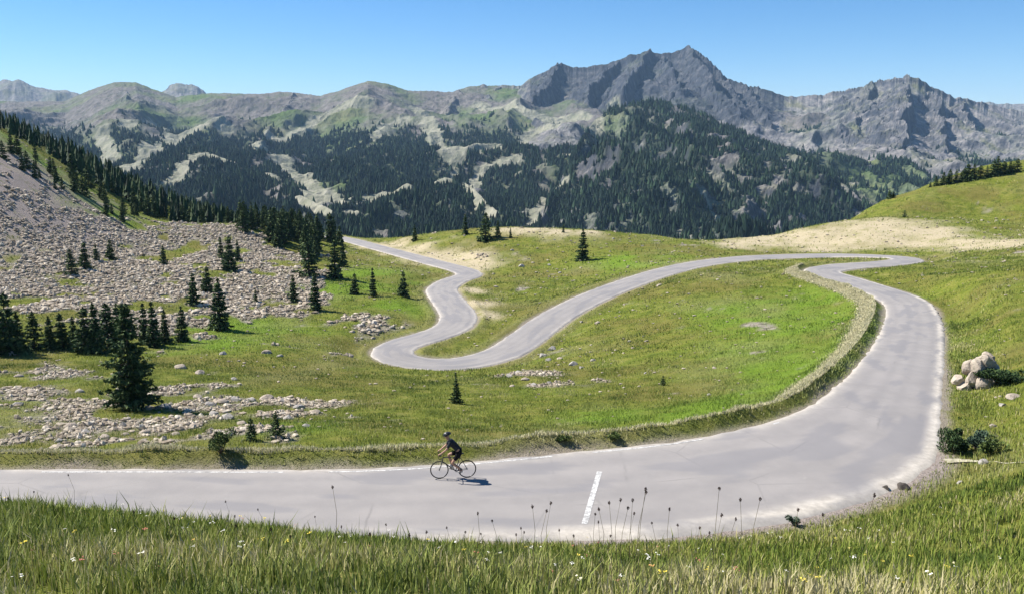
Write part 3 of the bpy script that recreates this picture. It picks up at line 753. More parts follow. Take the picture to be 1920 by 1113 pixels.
# meadows
parts = []
for n0_, ya, yb, hh, ww in ((300000, 30, 75, .16, .030), (260000, 70, 140, .20, .06), (160000, 120, 300, .30, .14)):
    x, y = sample(n0_, ya, yb, -.66, .66, .8)
    rdv = grid_val(rdist, x, y); sm = grid_val(scree, x, y); gm_ = grid_val(gravel, x, y); sn = grid_val(sand, x, y)
    cl_ = grid_val(drynoise, x, y)
    m = (rdv > .7) & (rng.uniform(0, 1, len(x)) > sm * .84) & (rng.uniform(0, 1, len(x)) > gm_ * .85) & (rng.uniform(0, 1, len(x)) > sn * .8) & (rng.uniform(0, 1, len(x)) < .62 + 1.1 * cl_)
    x, y = x[m], y[m]; n_ = len(x)
    cn_ = grid_val(colnoise, x, y)
    h = hh * rng.uniform(.4, 1.25, n_) * (1 + .8 * grid_val(drynoise, x, y))
    parts.append(blades(x, y, h, ww * rng.uniform(.6, 1.6, n_), .48 + .75 * cn_ + .40 * grid_val(nz2, x, y) + .17 * rng.normal(0, 1, n_), .7, False))
grass_obj("meadow_grass", parts, "short alpine meadow grass in mixed green and ochre patches")

# ------------------------------------------------------------ conifers
bark = NT("bark", .9, .1); bark.color(bark.ramp(bark.noise(9, 4, .6, bark.geo()), [(.3, (.055, .040, .030)), (.7, (.14, .11, .085))])); bark = bark.m
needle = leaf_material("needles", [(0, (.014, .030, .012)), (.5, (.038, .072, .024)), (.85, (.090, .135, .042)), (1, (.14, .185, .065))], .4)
bush_leaf = leaf_material("shrub_leaf", [(0, (.035, .060, .015)), (.5, (.085, .125, .030)), (1, (.19, .23, .07))], .5)
grey_leaf = leaf_material("grey_green_leaf", [(0, (.030, .055, .032)), (.5, (.065, .105, .065)), (1, (.15, .20, .12))], .5)
def tube(pts, rad, ns=7):
    pts = np.array(pts, float); V_ = []; F_ = []
    for i, p in enumerate(pts):
        t = pts[min(i + 1, len(pts) - 1)] - pts[max(i - 1, 0)]; t /= np.linalg.norm(t) + 1e-9
        a = np.cross(t, [0, 0, 1.0]); 
        if np.linalg.norm(a) < .15: a = np.cross(t, [0, 1.0, 0])
        a /= np.linalg.norm(a); b = np.cross(t, a)
        for j in range(ns):
            an = 2 * np.pi * j / ns; V_.append(p + rad[i] * (np.cos(an) * a + np.sin(an) * b))
    for i in range(len(pts) - 1):
        for j in range(ns):
            F_.append((i * ns + j, i * ns + (j + 1) % ns, (i + 1) * ns + (j + 1) % ns, (i + 1) * ns + j))
    return np.array(V_), np.array(F_)
def merge(lst):
    off = 0; V_ = []; F3 = []; F4 = []
    for v, f in lst:
        f = np.asarray(f); V_.append(v); (F3 if f.shape[1] == 3 else F4).append(f + off); off += len(v)
    return np.concatenate(V_), [np.concatenate(q) for q in (F3, F4) if q]
def conifer_meshes(seed, R, whorls, per, twigs, gappy=.0, ragged=.25, low=.05, leafsz=.028, shape=.85):
    r = np.random.default_rng(seed); P0 = []; D0 = []; T0 = []; S0 = []; br = []
    lean = r.normal(0, .012, 2)
    for w in range(whorls):
        hgt = low + (1 - low) * (w + r.uniform(0, .8)) / whorls
        if r.uniform() < gappy * (1 - hgt): continue
        Lm = R * (1 - hgt) ** shape * (1 + .25 * math.sin(w * 1.7 + seed)) + .012
        for b in range(per):
            az = 2 * math.pi * b / per + r.uniform(-.5, .5) + w * .9
            if r.uniform() < gappy * .6: continue
            L = Lm * r.uniform(1 - ragged * 1.6, 1 + ragged)
            droop = -.10 - .35 * (1 - hgt) + r.uniform(-.1, .15)
            cx, sy = math.cos(az), math.sin(az)
            br.append(([lean[0] * hgt, lean[1] * hgt, hgt], [cx * L * .8, sy * L * .8, hgt + droop * L * .8]))
            nt = max(4, int(twigs * (L / R + .25)))
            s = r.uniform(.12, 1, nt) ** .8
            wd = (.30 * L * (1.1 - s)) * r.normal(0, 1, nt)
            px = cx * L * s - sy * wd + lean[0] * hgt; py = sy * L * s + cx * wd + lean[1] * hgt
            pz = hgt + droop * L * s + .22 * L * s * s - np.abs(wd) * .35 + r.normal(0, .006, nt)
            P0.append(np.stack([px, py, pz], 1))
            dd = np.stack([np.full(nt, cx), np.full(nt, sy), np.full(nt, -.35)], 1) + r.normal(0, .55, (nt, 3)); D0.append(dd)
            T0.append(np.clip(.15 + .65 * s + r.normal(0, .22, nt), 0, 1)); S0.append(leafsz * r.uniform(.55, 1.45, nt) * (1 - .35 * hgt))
    # leader
    nt = twigs * 2; hh = r.uniform(.9, 1.0, nt)
    P0.append(np.stack([r.normal(0, .006, nt) + lean[0] * hh, r.normal(0, .006, nt) + lean[1] * hh, hh], 1)); D0.append(np.stack([r.normal(0, .5, nt), r.normal(0, .5, nt), np.full(nt, 1.0)], 1)); T0.append(r.uniform(0, .7, nt)); S0.append(np.full(nt, leafsz * .6))
    p = np.concatenate(P0); d = np.concatenate(D0); s = np.concatenate(S0)[:, None]; t = np.concatenate(T0)
    d /= np.linalg.norm(d, axis=1)[:, None]
    q = np.cross(d, r.normal(0, 1, d.shape)); q /= np.linalg.norm(q, axis=1)[:, None] + 1e-9
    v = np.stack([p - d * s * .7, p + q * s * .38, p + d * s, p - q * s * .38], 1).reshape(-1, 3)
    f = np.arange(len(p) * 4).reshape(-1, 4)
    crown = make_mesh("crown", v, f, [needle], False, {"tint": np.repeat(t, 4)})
    parts = [tube([(0, 0, -.03), (lean[0] * .3, lean[1] * .3, .3), (lean[0] * .7, lean[1] * .7, .7), (lean[0], lean[1], .97)], [.026, .020, .010, .002])]
    for a, b in br[::2]:
        parts.append(tube([a, b], [.005, .0015], 3))
    v, f = merge(parts)
    return crown, make_mesh("trunk", v, f, [bark], True)
TREES = [conifer_meshes(11, .22, 19, 9, 13, 0, .22, .03, .052), conifer_meshes(12, .20, 19, 9, 13, .03, .25, .03, .052), conifer_meshes(13, .25, 18, 9, 14, .03, .25, .02, .055, .8), conifer_meshes(14, .17, 20, 8, 12, 0, .2, .02, .050), conifer_meshes(15, .29, 18, 9, 15, .05, .32, .02, .055, .75)]
BIG = conifer_meshes(21, .225, 34, 11, 30, .20, .42, .03, .028, .62)
SLIM = conifer_meshes(22, .20, 22, 9, 16, .0, .3, .02, .035, 1.3)
YOUNG = [conifer_meshes(23, .33, 16, 9, 15, .05, .35, .0, .055, .75), conifer_meshes(24, .36, 15, 9, 15, .05, .4, .0, .055, .8)]
def tree(pos, h, label, group=None, var=None, wide=1.0, name="conifer_tree", cat="conifer"):
    cm, tm = var or TREES[int(rng.integers(len(TREES)))]
    e = link(name, None, loc=(pos[0], pos[1], pos[2] - .02 * h), rotz=float(rng.uniform(0, 6.28)), label=label, category=cat, group=group)
    s = wide * float(rng.uniform(.92, 1.1))
    e.scale = (h * s, h * s, h)
    link("trunk", tm, e); link("crown", cm, e)
    return e
def px_tree(u, v, hp, label, group=None, **kw):
    c = cast(u, v)
    if c is None: print("no ground", u, v); return
    h = hp * c[1] / F * 1.02
    return tree(c, h, label, group, **kw)

px_tree(250, 766, 208, "tallest and nearest spruce, standing alone in the stony meadow on the left", var=BIG, wide=1.0)
px_tree(856, 756, 62, "small slender fir standing in the meadow straight above the cyclist", var=SLIM)
px_tree(472, 826, 46, "left one of two bushy young spruces in the pale rocks by the road", "young spruces by the roadside rocks", var=YOUNG[0])
px_tree(518, 822, 56, "right and taller one of two bushy young spruces in the pale rocks by the road", "young spruces by the roadside rocks", var=YOUNG[1])
px_tree(1092, 488, 58, "lone dark spruce on the grassy knoll above the curving road", var=TREES[0], wide=1.15)
px_tree(1243, 722, 20, "dark conifer seedling in the green meadow inside the big bend", var=YOUNG[0])
px_tree(910, 452, 52, "largest dark spruce on the crest of the knoll", "spruces on the knoll crest", var=TREES[4])
px_tree(873, 440, 38, "narrow spruce just left of the largest spruce on the knoll crest", "spruces on the knoll crest", var=TREES[3])
px_tree(933, 446, 32, "short spruce touching the right side of the largest spruce on the knoll crest", "spruces on the knoll crest", var=TREES[1])
px_tree(957, 447, 19, "smallest spruce on the knoll crest, right of the cluster", "spruces on the knoll crest", var=TREES[3])
px_tree(778, 452, 30, "single small spruce behind the upper end of the lower road", "spruces on the knoll crest", var=TREES[1])
px_tree(1015, 426, 20, "tiny spruce on the skyline of the knoll, right of the cluster", "spruces on the knoll crest", var=TREES[0])
px_tree(1056, 436, 16, "tiny spruce on the knoll skyline left of the lone spruce", "spruces on the knoll crest", var=TREES[3])
px_tree(664, 552, 40, "short spruce on the green slope, leftmost of three left of the winding road", "three spruces left of the winding road", var=TREES[2])
px_tree(700, 556, 54, "tallest of three spruces on the green slope left of the winding road", "three spruces left of the winding road", var=TREES[3])
px_tree(755, 556, 48, "broad spruce nearest the winding road on the green slope", "three spruces left of the winding road", var=TREES[2])
px_tree(628, 522, 80, "tall spruce at the right edge of the big boulder field", var=TREES[0])
px_tree(642, 500, 60, "slim spruce behind the tall one at the right edge of the boulder field", var=TREES[3])
px_tree(592, 582, 72, "narrow spruce at the foot of the boulder field beside the green meadow", var=TREES[3])
px_tree(580, 520, 76, "thick spruce high on the right side of the boulder field", var=TREES[4], wide=.9)
px_tree(551, 566, 52, "slim spruce standing among the boulders left of the green slope", var=TREES[1])
px_tree(480, 568, 28, "very small spruce among the boulders in the middle of the field", var=TREES[3])
px_tree(412, 618, 98, "tallest spruce at the lower right edge of the boulder field by the meadow", var=TREES[0])
px_tree(388, 548, 50, "right one of two spruces close together in the boulders", "pair of spruces in the boulders", var=TREES[2])
px_tree(364, 572, 62, "left one of two spruces close together in the boulders", "pair of spruces in the boulders", var=TREES[1])
px_tree(342, 640, 68, "solitary spruce at the meadow edge right of the dark row of spruces", var=TREES[0])
px_tree(307, 497, 37, "lone small spruce in the middle of the boulder field", var=TREES[1])
px_tree(430, 508, 66, "thick dark spruce in the upper boulder field", var=TREES[2])
px_tree(446, 490, 40, "small spruce just right of the thick dark one in the upper boulder field", var=TREES[1])
px_tree(415, 486, 42, "slim spruce left of the thick dark one in the upper boulder field", var=TREES[3])
for u, v, hp, w in ((135, 517, 50, "first and leftmost"), (160, 505, 52, "second and tallest"), (181, 490, 34, "third from left"), (206, 486, 38, "fourth and rightmost")):
    px_tree(u, v, hp, w + " of four small spruces in a row up the left boulder field", "four spruces in the upper left boulder field")
row = [(12, 664, 120), (38, 660, 80), (66, 656, 76), (95, 655, 66), (120, 655, 72), (160, 662, 92), (182, 664, 100), (205, 655, 90), (224, 650, 84), (272, 645, 80), (290, 650, 88), (310, 643, 66), (-15, 662, 120), (140, 650, 60)]
for i, (u, v, hp) in enumerate(row):
    px_tree(u, v, hp, "dark spruce standing in the dense row between the boulder field and the left meadow", "dense row of spruces left of the big one")
# wood on the ridge above the boulder field
def scatter_trees(n_, box, hm, label, group, cond=None):
    c_ = 0; tries = 0; got = []
    while c_ < n_ and tries < n_ * 60:
        tries += 1
        u0, v0 = rng.uniform(*box[0]), rng.uniform(*box[1])
        if cond and not cond(u0, v0): continue
        p = cast(u0, v0)
        if p is None or p[1] > 330: continue
        if any((p[0] - g[0]) ** 2 + (p[1] - g[1]) ** 2 < 2.5 for g in got): continue
        if grid_val(rdist, p[0], p[1]) < 4: continue
        got.append(p); c_ += 1
        tree(p, float(rng.uniform(*hm)), label, group)
scatter_trees(46, ((440, 600), (405, 490)), (3.2, 6.2), "dark spruce in the clump at the top right end of the boulder field", "spruces at the top right of the boulder field",
              lambda u, v: v < 420 + (u - 440) * .42 + 12 * math.sin(u * .1))
def ridge_v(u): return np.interp(u, [-60, 0, 60, 120, 200, 280, 350, 420, 500, 620], [215, 247, 287, 322, 367, 407, 426, 428, 430, 445])
scatter_trees(30, ((0, 270), (250, 420)), (2.0, 4.2), "small dark spruce on the sunny green ridge slope at the left", "small spruces on the left ridge slope",
              lambda u, v: 6 < v - ridge_v(u) < 50 - u * .06 and rng.uniform() < .8)
# behind the ridge crest: rooted on the hidden far side, only their tops and upper slope show
got = []
tries = 0
while len(got) < 150 and tries < 12000:
    tries += 1
    d = float(rng.uniform(192, 300)); u0 = float(rng.uniform(-70, 640))
    rx, r_z = ray(u0, 400); xx = rx * d
    zz = float(ground_z(xx, d)); 
    dirv = (zz - CAM_Z) / d
    vv_ = 556.5 - F * ((dirv * CP + SP) / (CP - dirv * SP))
    hh = float(rng.uniform(4.2, 7.5)); top = vv_ - hh / d * F
    rv_ = ridge_v(u0)
    if vv_ < rv_ - 30 or top > rv_ - 3 or top < rv_ - 48: continue
    if vv_ > rv_ + 45: continue
    if any((xx - g[0]) ** 2 + (d - g[1]) ** 2 < 5 for g in got): continue
    if grid_val(rdist, xx, d) < 5: continue
    got.append((xx, d)); tree((xx, d, zz), hh, "dark spruce in the dense wood behind the crest of the left ridge", "wood behind the left ridge")
# the rest of that wood, too many to part
def wood_mass(n_):
    u0 = rng.uniform(-120, 640, n_ * 30); y = rng.uniform(206, 300, n_ * 30); x = ray(u0, 400)[0] * y
    z = ground_z(x, y); q = (z - CAM_Z) / y
    vv_ = 556.5 - F * ((q * CP + SP) / (CP - q * SP)); rv_ = ridge_v(u0)
    m = (vv_ > rv_ - 40) & (vv_ < rv_ + 26) & (grid_val(rdist, x, y) > 5) & (rng.uniform(0, 1, len(x)) < .5 + 1.2 * grid_val(nz2, x, y))
    m &= (vv_ < 452)
    x, y, z = x[m][:n_], y[m][:n_], z[m][:n_]; n_ = len(x)
    h = rng.uniform(2.6, 6.0, n_) * np.where(x / y < -.5, .8, 1); r = h * rng.uniform(.15, .25, n_)
    VV = []; FF = []; off = 0; ns = 9
    for lo, hi, rr in ((0, .42, 1.0), (.2, .62, .80), (.4, .82, .58), (.6, 1.0, .38)):
        a0 = rng.uniform(0, 6.28, n_)
        ringv = []
        for j in range(ns):
            a = a0 + j * 2 * np.pi / ns; q = r * rr * rng.uniform(.55, 1.25, n_)
            ringv.append(np.stack([x + np.cos(a) * q, y + np.sin(a) * q, z + h * (lo + rng.uniform(-.05, .06, n_))], 1))
        ringv.append(np.stack([x, y, z + h * hi], 1))
        v = np.stack(ringv, 1); b = (np.arange(n_) * (ns + 1) + off)[:, None]
        FF += [np.concatenate([b + j, b + (j + 1) % ns, b + ns], 1) for j in range(ns)]
        VV.append(v.reshape(-1, 3)); off += len(VV[-1])
    tint = np.concatenate([np.repeat(rng.uniform(0, .7, n_), ns + 1)] * 4)
    return make_mesh("ridge_wood", np.concatenate(VV), np.concatenate(FF), [needle], False, {"tint": tint})
link("ridge_wood", wood_mass(1300), kind="stuff", label="dense dark spruce wood behind the crest of the left ridge", category="wood")
# right hand skyline
for i, (u, hp) in enumerate([(1668, 20), (1675, 14), (1755, 24), (1768, 30), (1780, 34), (1792, 30), (1803, 26), (1815, 38), (1826, 36), (1838, 30), (1850, 26), (1862, 38), (1870, 44), (1880, 30), (1893, 28), (1907, 30), (1777, 20), (1809, 30), (1885, 26), (1744, 14), (1899, 22)]):
    v0 = np.interp(u, [1600, 1650, 1750, 1850, 1920], [404, 378, 350, 332, 320])
    c = None
    for dv in (0, 3, 6, 9, 12, 16, 20):
        c = cast(u, v0 + dv)
        if c is not None and c[1] < 320: break
    if c is None: continue
    if u < 1700: lab, grp = "tiny dark spruce on the lower grassy brow of the right hill", "tiny spruces along the lower right brow"
    else: lab, grp = "dark spruce in the row along the skyline of the right grassy hill", "row of spruces on the right hill"
    tree(c, hp * .8 * c[1] / F, lab, grp, wide=1.5)
px_tree(1696, 408, 14, "tiny round conifer by itself on the pale slope of the right hill", var=YOUNG[1])

# ------------------------------------------------------------ shrubs
def shrub(pos, w, h, n_, mat_, label, seed, cat="bush", group=None, leaf=.05, name="shrub"):
    r = np.random.default_rng(seed)
    k_ = 9; cc = np.stack([r.normal(0, .28, k_) * w, r.normal(0, .25, k_) * w, r.uniform(.25, .75, k_) * h], 1)
    rr = r.uniform(.18, .34, k_)
    ci = r.integers(0, k_, n_); dirs = r.normal(0, 1, (n_, 3)); dirs /= np.linalg.norm(dirs, axis=1)[:, None]
    rad = r.uniform(.35, 1.08, n_) ** .6
    p = cc[ci] + dirs * (rr[ci] * rad)[:, None] * np.array([w, w, h * .95])
    p[:, 2] = np.abs(p[:, 2])
    d = dirs + r.normal(0, .6, (n_, 3)); d[:, 2] += .4; d /= np.linalg.norm(d, axis=1)[:, None]
    q = np.cross(d, r.normal(0, 1, d.shape)); q /= np.linalg.norm(q, axis=1)[:, None] + 1e-9
    s = (leaf * r.uniform(.6, 1.5, n_))[:, None]
    v = np.stack([p - d * s * .6, p + q * s * .4, p + d * s, p - q * s * .4], 1).reshape(-1, 3)
    e = link(name, None, loc=pos, label=label, category=cat, group=group)
    link("foliage", make_mesh("foliage", v, np.arange(n_ * 4).reshape(-1, 4), [mat_], False, {"tint": np.repeat(np.clip(r.normal(.45, .25, n_), 0, 1), 4)}), e)
    st = [tube([(0, 0, -.1), tuple(c_ * .5), tuple(c_)], [.03 * h, .02 * h, .006], 5) for c_ in cc]
    v, f = merge(st); link("stems", make_mesh("stems", v, f, [bark], True), e)
    return e
c = cast(1788, 848); shrub(c, .95, 1.1, 3800, needle, "dark juniper bush at the outer edge of the road bend", 5, leaf=.055)
c = cast(1828, 842); shrub(c, .95, .75, 2400, grey_leaf, "grey green leafy bush right behind the dark juniper at the road bend", 6, leaf=.07)
c = cast(1856, 852); shrub(c, .9, .8, 1600, bush_leaf, "low green bush at the right end of the roadside bushes", 7, leaf=.06)
c = cast(1900, 716); shrub((c[0] + .3, c[1], c[2] - .15), 2.2, .85, 4800, needle, "wide low dark juniper behind the rock outcrop at the right edge", 8, leaf=.07)
c = cast(410, 866); shrub((c[0], c[1] + .3, float(ground_z(c[0], c[1] + .3))), .85, .85, 2600, bush_leaf, "round green bush growing on the grassy verge left of the cyclist", 9, leaf=.045)
for i, (u, v) in enumerate([(1052, 830), (1150, 822)]):
    c = cast(u, v); shrub((c[0], c[1], c[2]), .5, .26, 900, bush_leaf, "low weedy clump in the grass verge along the far edge of the road", 30 + i, group="weedy clumps on the verge", leaf=.04, name="weed_clump", cat="weed")
c = cast(1490, 985); shrub(c, .35, .32, 900, grey_leaf, "small dark thistle clump at the near road edge in the lower right", 42, leaf=.035, name="weed_clump", cat="weed")

# ------------------------------------------------------------ stones
def stone_material(name, lo, hi):
    k = NT(name, .92, .15); p = k.coord()
    c = k.ramp(k.noise(2.2, 6, .65, p), [(.3, lo), (.7, hi)])
    c = k.mix(k.ramp(k.noise(5, 5, .7, p), [(.55, (0, 0, 0)), (.7, (.7, .7, .7))]), c, (.16, .16, .10))
    k.color(c); k.bump(k.noise(9, 5, .7, p), .8, .06); return k.m
stone = stone_material("pale_stone", (.27, .25, .23), (.52, .48, .43))
stone_warm = stone_material("warm_stone", (.28, .23, .19), (.56, .48, .38))
stone_dark = stone_material("dark_stone", (.045, .04, .036), (.13, .11, .095))
import bmesh
def ico(sub):
    bm = bmesh.new(); bmesh.ops.create_icosphere(bm, subdivisions=sub, radius=1)
    v = np.array([q.co[:] for q in bm.verts]); f = np.array([[l.index for l in p.verts] for p in bm.faces]); bm.free(); return v, f
def rock_shape(seed, sub=3, flat=.62, rough=.25):
    r = np.random.default_rng(seed); v, f = ico(sub)
    for _ in range(9):                                          # chop with planes for facets
        n_ = r.normal(0, 1, 3); n_ /= np.linalg.norm(n_); d = r.uniform(.55, .9)
        s = v @ n_; v = v - np.outer(np.clip(s - d, 0, None), n_) * .92
    v = v * (1 + rough * .35 * fbm(v[:, 0] * 2 + seed, v[:, 1] * 2 + v[:, 2] * 1.7, 3, seed))[:, None]
    v = v * np.array([r.uniform(.85, 1.25), r.uniform(.75, 1.1), flat * r.uniform(.8, 1.2)])
    v[:, 2] += flat * .45
    return v, f
ROCKS = [make_mesh("boulder", *rock_shape(50 + i), [stone if i % 3 else stone_warm], False) for i in range(7)]
DROCKS = [make_mesh("boulder", *rock_shape(70 + i), [stone_dark], False) for i in range(2)]
def boulder(u, v, sz, label, group, mesh=None):
    c = cast(u, v)
    if c is None: return
    o = link("boulder", mesh or ROCKS[int(rng.integers(7))], loc=(c[0], c[1], c[2] - .08 * sz), rotz=float(rng.uniform(0, 6.3)), label=label, category="boulder", group=group)
    s = .8 * sz / 2 * float(rng.uniform(.85, 1.15)); o.scale = (s, s, s); return o
def boulder_set(lst, label, group):
    for u, v, s in lst: boulder(u, v, s, label, group)
boulder_set([(1018, 668, 1.5), (1035, 655, 1.6), (1028, 676, 1.0), (1075, 684, 1.2), (1090, 690, .8), (1050, 672, .8), (1112, 676, .7)], "pale limestone boulder just right of the lower hairpin road", "boulders right of the hairpin")
boulder_set([(955, 706, 1.1), (972, 700, 1.2), (985, 712, .9), (1002, 722, .8), (1030, 718, .7), (960, 724, .7)], "pale boulder in the stony patch below the lower hairpin", "boulders below the hairpin")
boulder_set([(500, 662, 1.1), (418, 664, .9), (375, 700, 1.0), (440, 712, .8), (525, 668, .8), (340, 690, 1.3), (372, 745, .9), (405, 722, .7)], "pale boulder lying in the left meadow", "boulders in the left meadow")
boulder_set([(978, 500, 1.5), (960, 470, 1.1), (1030, 498, 1.0), (930, 538, 1.0), (1050, 512, .9), (1040, 450, 1.0), (1150, 448, 1.0), (1205, 462, 1.0)], "pale stone on the grassy knoll above the winding road", "stones on the knoll")
boulder_set([(1237, 536, 1.4), (1120, 606, .9), (1090, 604, .8), (1180, 640, .6), (1340, 690, .5), (1210, 700, .5), (1480, 742, .35), (1330, 740, .4)], "pale stone lying in the green meadow inside the big bend", "stones inside the big bend")
boulder_set([(392, 760, 1.1), (415, 756, 1.3), (440, 750, 1.2), (470, 752, 1.0), (500, 748, 1.1), (530, 752, .9), (560, 765, .9), (590, 775, .8), (400, 778, .9), (430, 785, 1.0), (455, 795, .8), (540, 785, .9), (575, 800, .6), (500, 780, .8), (365, 800, .7), (410, 812, .6)], "pale grey boulder in the jumble around the two young spruces", "boulders around the young spruces")
boulder_set([(35, 760, .9), (60, 735, .8), (90, 792, .9), (130, 800, 1.0), (160, 812, .8), (195, 822, .7), (235, 815, .6), (270, 812, .7), (30, 825, .7), (110, 828, .6), (70, 700, .9), (150, 735, .8), (20, 665, 1.2), (35, 706, .9), (310, 765, 1.0), (330, 815, .6)], "pale boulder in the rocky ground at the lower left", "boulders at the lower left")
boulder_set([(702, 608, 1.4), (690, 620, 1.2), (715, 622, 1.0), (675, 612, 1.1), (735, 615, .9), (700, 635, .8), (660, 622, .9)], "pale boulder in the small heap left of the hairpin road", "boulders left of the hairpin")
boulder(1660, 918, .55, "left and smaller of two dark stones at the outer road edge", None, DROCKS[0])
boulder(1694, 914, .75, "right and bigger of two dark stones at the outer road edge", None, DROCKS[1])
boulder_set([(1845, 868, .55), (1900, 745, .8), (1880, 760, .6), (1862, 800, .45), (1800, 905, .4)], "flat pale stone in the grass right of the road bend", "stones right of the road bend")
# outcrop
def outcrop(u, v):
    c = cast(u, v); r = np.random.default_rng(99); lst = []
    for dx, dy, dz, s in ((0, 0, .9, .62), (.55, .2, 1.35, .55), (-.5, -.1, .5, .5), (.1, -.35, .35, .62), (.75, -.1, .55, .6), (-1.0, -.2, .1, .5), (-.3, .3, 1.0, .5), (1.15, .2, .9, .5), (.5, -.5, .05, .5), (-1.35, .2, .5, .38), (.95, .5, 1.5, .4), (1.3, -.3, .1, .5)):
        vv, ff = rock_shape(int(r.integers(1000)), 3, .8, .5); a = r.uniform(0, 6.28)
        vv = vv @ np.array([[math.cos(a), math.sin(a), 0], [-math.sin(a), math.cos(a), 0], [0, 0, 1]])
        lst.append((np.array([.75, .9, 1.15]) * (vv * s * 1.12 + np.array([dx, dy, dz - .35])), ff))
    vv, ff = merge(lst)
    o = link("rock_outcrop", make_mesh("rock_outcrop", vv, ff, [stone_warm], False), loc=c, label="pale craggy rock outcrop rising from the grass right of the road", category="rock"); return o
outcrop(1832, 726)
# loose stones of the boulder fields
v0, f0 = ico(1)
def loose(n_, y0, y1, t0, t1, s0, s1, thr=.35):
    x, y = sample(n_ * 8, y0, y1, t0, t1, .9)
    m = rng.uniform(0, 1, len(x)) < np.clip(grid_val(scree, x, y) - thr + .25, 0, 1); x, y = x[m][:n_], y[m][:n_]
    m_ = len(x); s = s0 * (s1 / s0) ** (rng.uniform(0, 1, m_) ** 2.2)
    V_ = v0[None] * rng.uniform(.62, 1.15, (m_, len(v0), 1)) * (s[:, None] * rng.uniform(.6, 1.2, (m_, 3)))[:, None, :]
    V_[..., 2] *= .75
    V_ = V_ + np.stack([x, y, ground_z(x, y) + s * .22], 1)[:, None]
    F_ = (f0[None] + (np.arange(m_) * len(v0))[:, None, None]).reshape(-1, 3)
    return V_.reshape(-1, 3), F_, np.repeat(rng.uniform(0, 1, m_), len(v0))
ls = NT("loose_stone", .93, .12)
ls.color(ls.mix(.35, ls.ramp(ls.attr("tint"), [(0, (.17, .135, .10)), (.4, (.38, .32, .25)), (.8, (.58, .50, .39)), (1, (.74, .67, .55))]), ls.ramp(ls.noise(1.7, 5, .65, ls.geo()), [(.3, (.20, .16, .11)), (.7, (.56, .47, .35))]))); ls = ls.m
a1 = loose(30000, 80, 215, -.75, 0.0, .08, .52, .55); a2 = loose(13000, 36, 84, -.7, .12, .04, .26, .55)
VV = np.concatenate([a1[0], a2[0]]); FF = np.concatenate([a1[1], a2[1] + len(a1[0])])
link("scree", make_mesh("scree", VV, FF, [ls], False, {"tint": np.concatenate([a1[2], a2[2]])}), kind="stuff", label="field of loose pale broken stones on the left slopes", category="scree")
# pebbles and pale flower heads sprinkled in the meadows
x, y = sample(5200, 34, 200, -.62, .62, .8); m = (grid_val(rdist, x, y) > 1) & (rng.uniform(0, 1, len(x)) < .35 + 1.5 * grid_val(drynoise, x, y)); x, y = x[m], y[m]; m_ = len(x)
s = rng.uniform(.035, .11, m_) * (.5 + y / 75)
V_ = v0[None] * rng.uniform(.6, 1.1, (m_, len(v0), 1)) * np.stack([s * 1.3, s, s * .6], 1)[:, None]; V_ += np.stack([x, y, ground_z(x, y) + s * .3], 1)[:, None]
link("pebbles", make_mesh("pebbles", V_.reshape(-1, 3), (f0[None] + (np.arange(m_) * len(v0))[:, None, None]).reshape(-1, 3), [ls], False, {"tint": np.repeat(rng.uniform(.1, .85, m_), len(v0))}),
     kind="stuff", label="small pale stones sprinkled through the meadow", category="stones")
fm = leaf_material("flower_petals", [(0, (.75, .72, .60)), (.55, (.80, .78, .70)), (.6, (.70, .55, .06)), (.85, (.75, .60, .10)), (.88, (.45, .16, .12)), (1, (.45, .16, .12))])
x, y = sample(1000, 6.5, 30, -.75, .75, .8); m = (grid_val(rdist, x, y) > .8) & (y < 27) & (rng.uniform(0, 1, len(x)) < .25 + 1.3 * grid_val(colnoise, x, y)); x, y = x[m], y[m]; m_ = len(x)
z = ground_z(x, y) + rng.uniform(.18, .42, m_); s = rng.uniform(.008, .022, m_)
ng = 6; VV = []; cen = np.stack([x, y, z], 1); tn_ = rng.uniform(0, 1, m_)
for g in range(ng):
    c_ = cen + rng.normal(0, 1, (m_, 3)) * s[:, None] * np.array([1, 1, .35]); a = rng.uniform(0, 6.28, m_)
    q1 = np.stack([np.cos(a), np.sin(a), rng.uniform(-.4, .4, m_)], 1) * s[:, None] * .6; q2 = np.stack([-np.sin(a), np.cos(a), rng.uniform(-.4, .4, m_)], 1) * s[:, None] * .6
    VV.append(np.stack([c_ - q1, c_ - q2, c_ + q1, c_ + q2], 1))
VV = np.stack(VV, 1)
Q = np.arange(m_ * ng * 4).reshape(-1, 4)
stv = np.stack([cen + [.002, 0, 0], cen - [.002, 0, 0], np.stack([x, y, ground_z(x, y) - .02], 1)], 1).reshape(-1, 3)
sm_ = leaf_material("flower_stem", [(0, (.10, .15, .04)), (1, (.10, .15, .04))])
nq = len(Q); nb = m_ * ng * 4
link("wildflowers", make_mesh("wildflowers", np.concatenate([VV.reshape(-1, 3), stv]), [np.arange(m_ * 3).reshape(-1, 3) + nb, Q], [fm, sm_], False, {"tint": np.concatenate([np.repeat(tn_, ng * 4), np.zeros(m_ * 3)])},
     matidx=np.concatenate([np.ones(m_), np.zeros(nq)])), kind="stuff", label="white and yellow wildflowers scattered through the near grass", category="wildflowers")

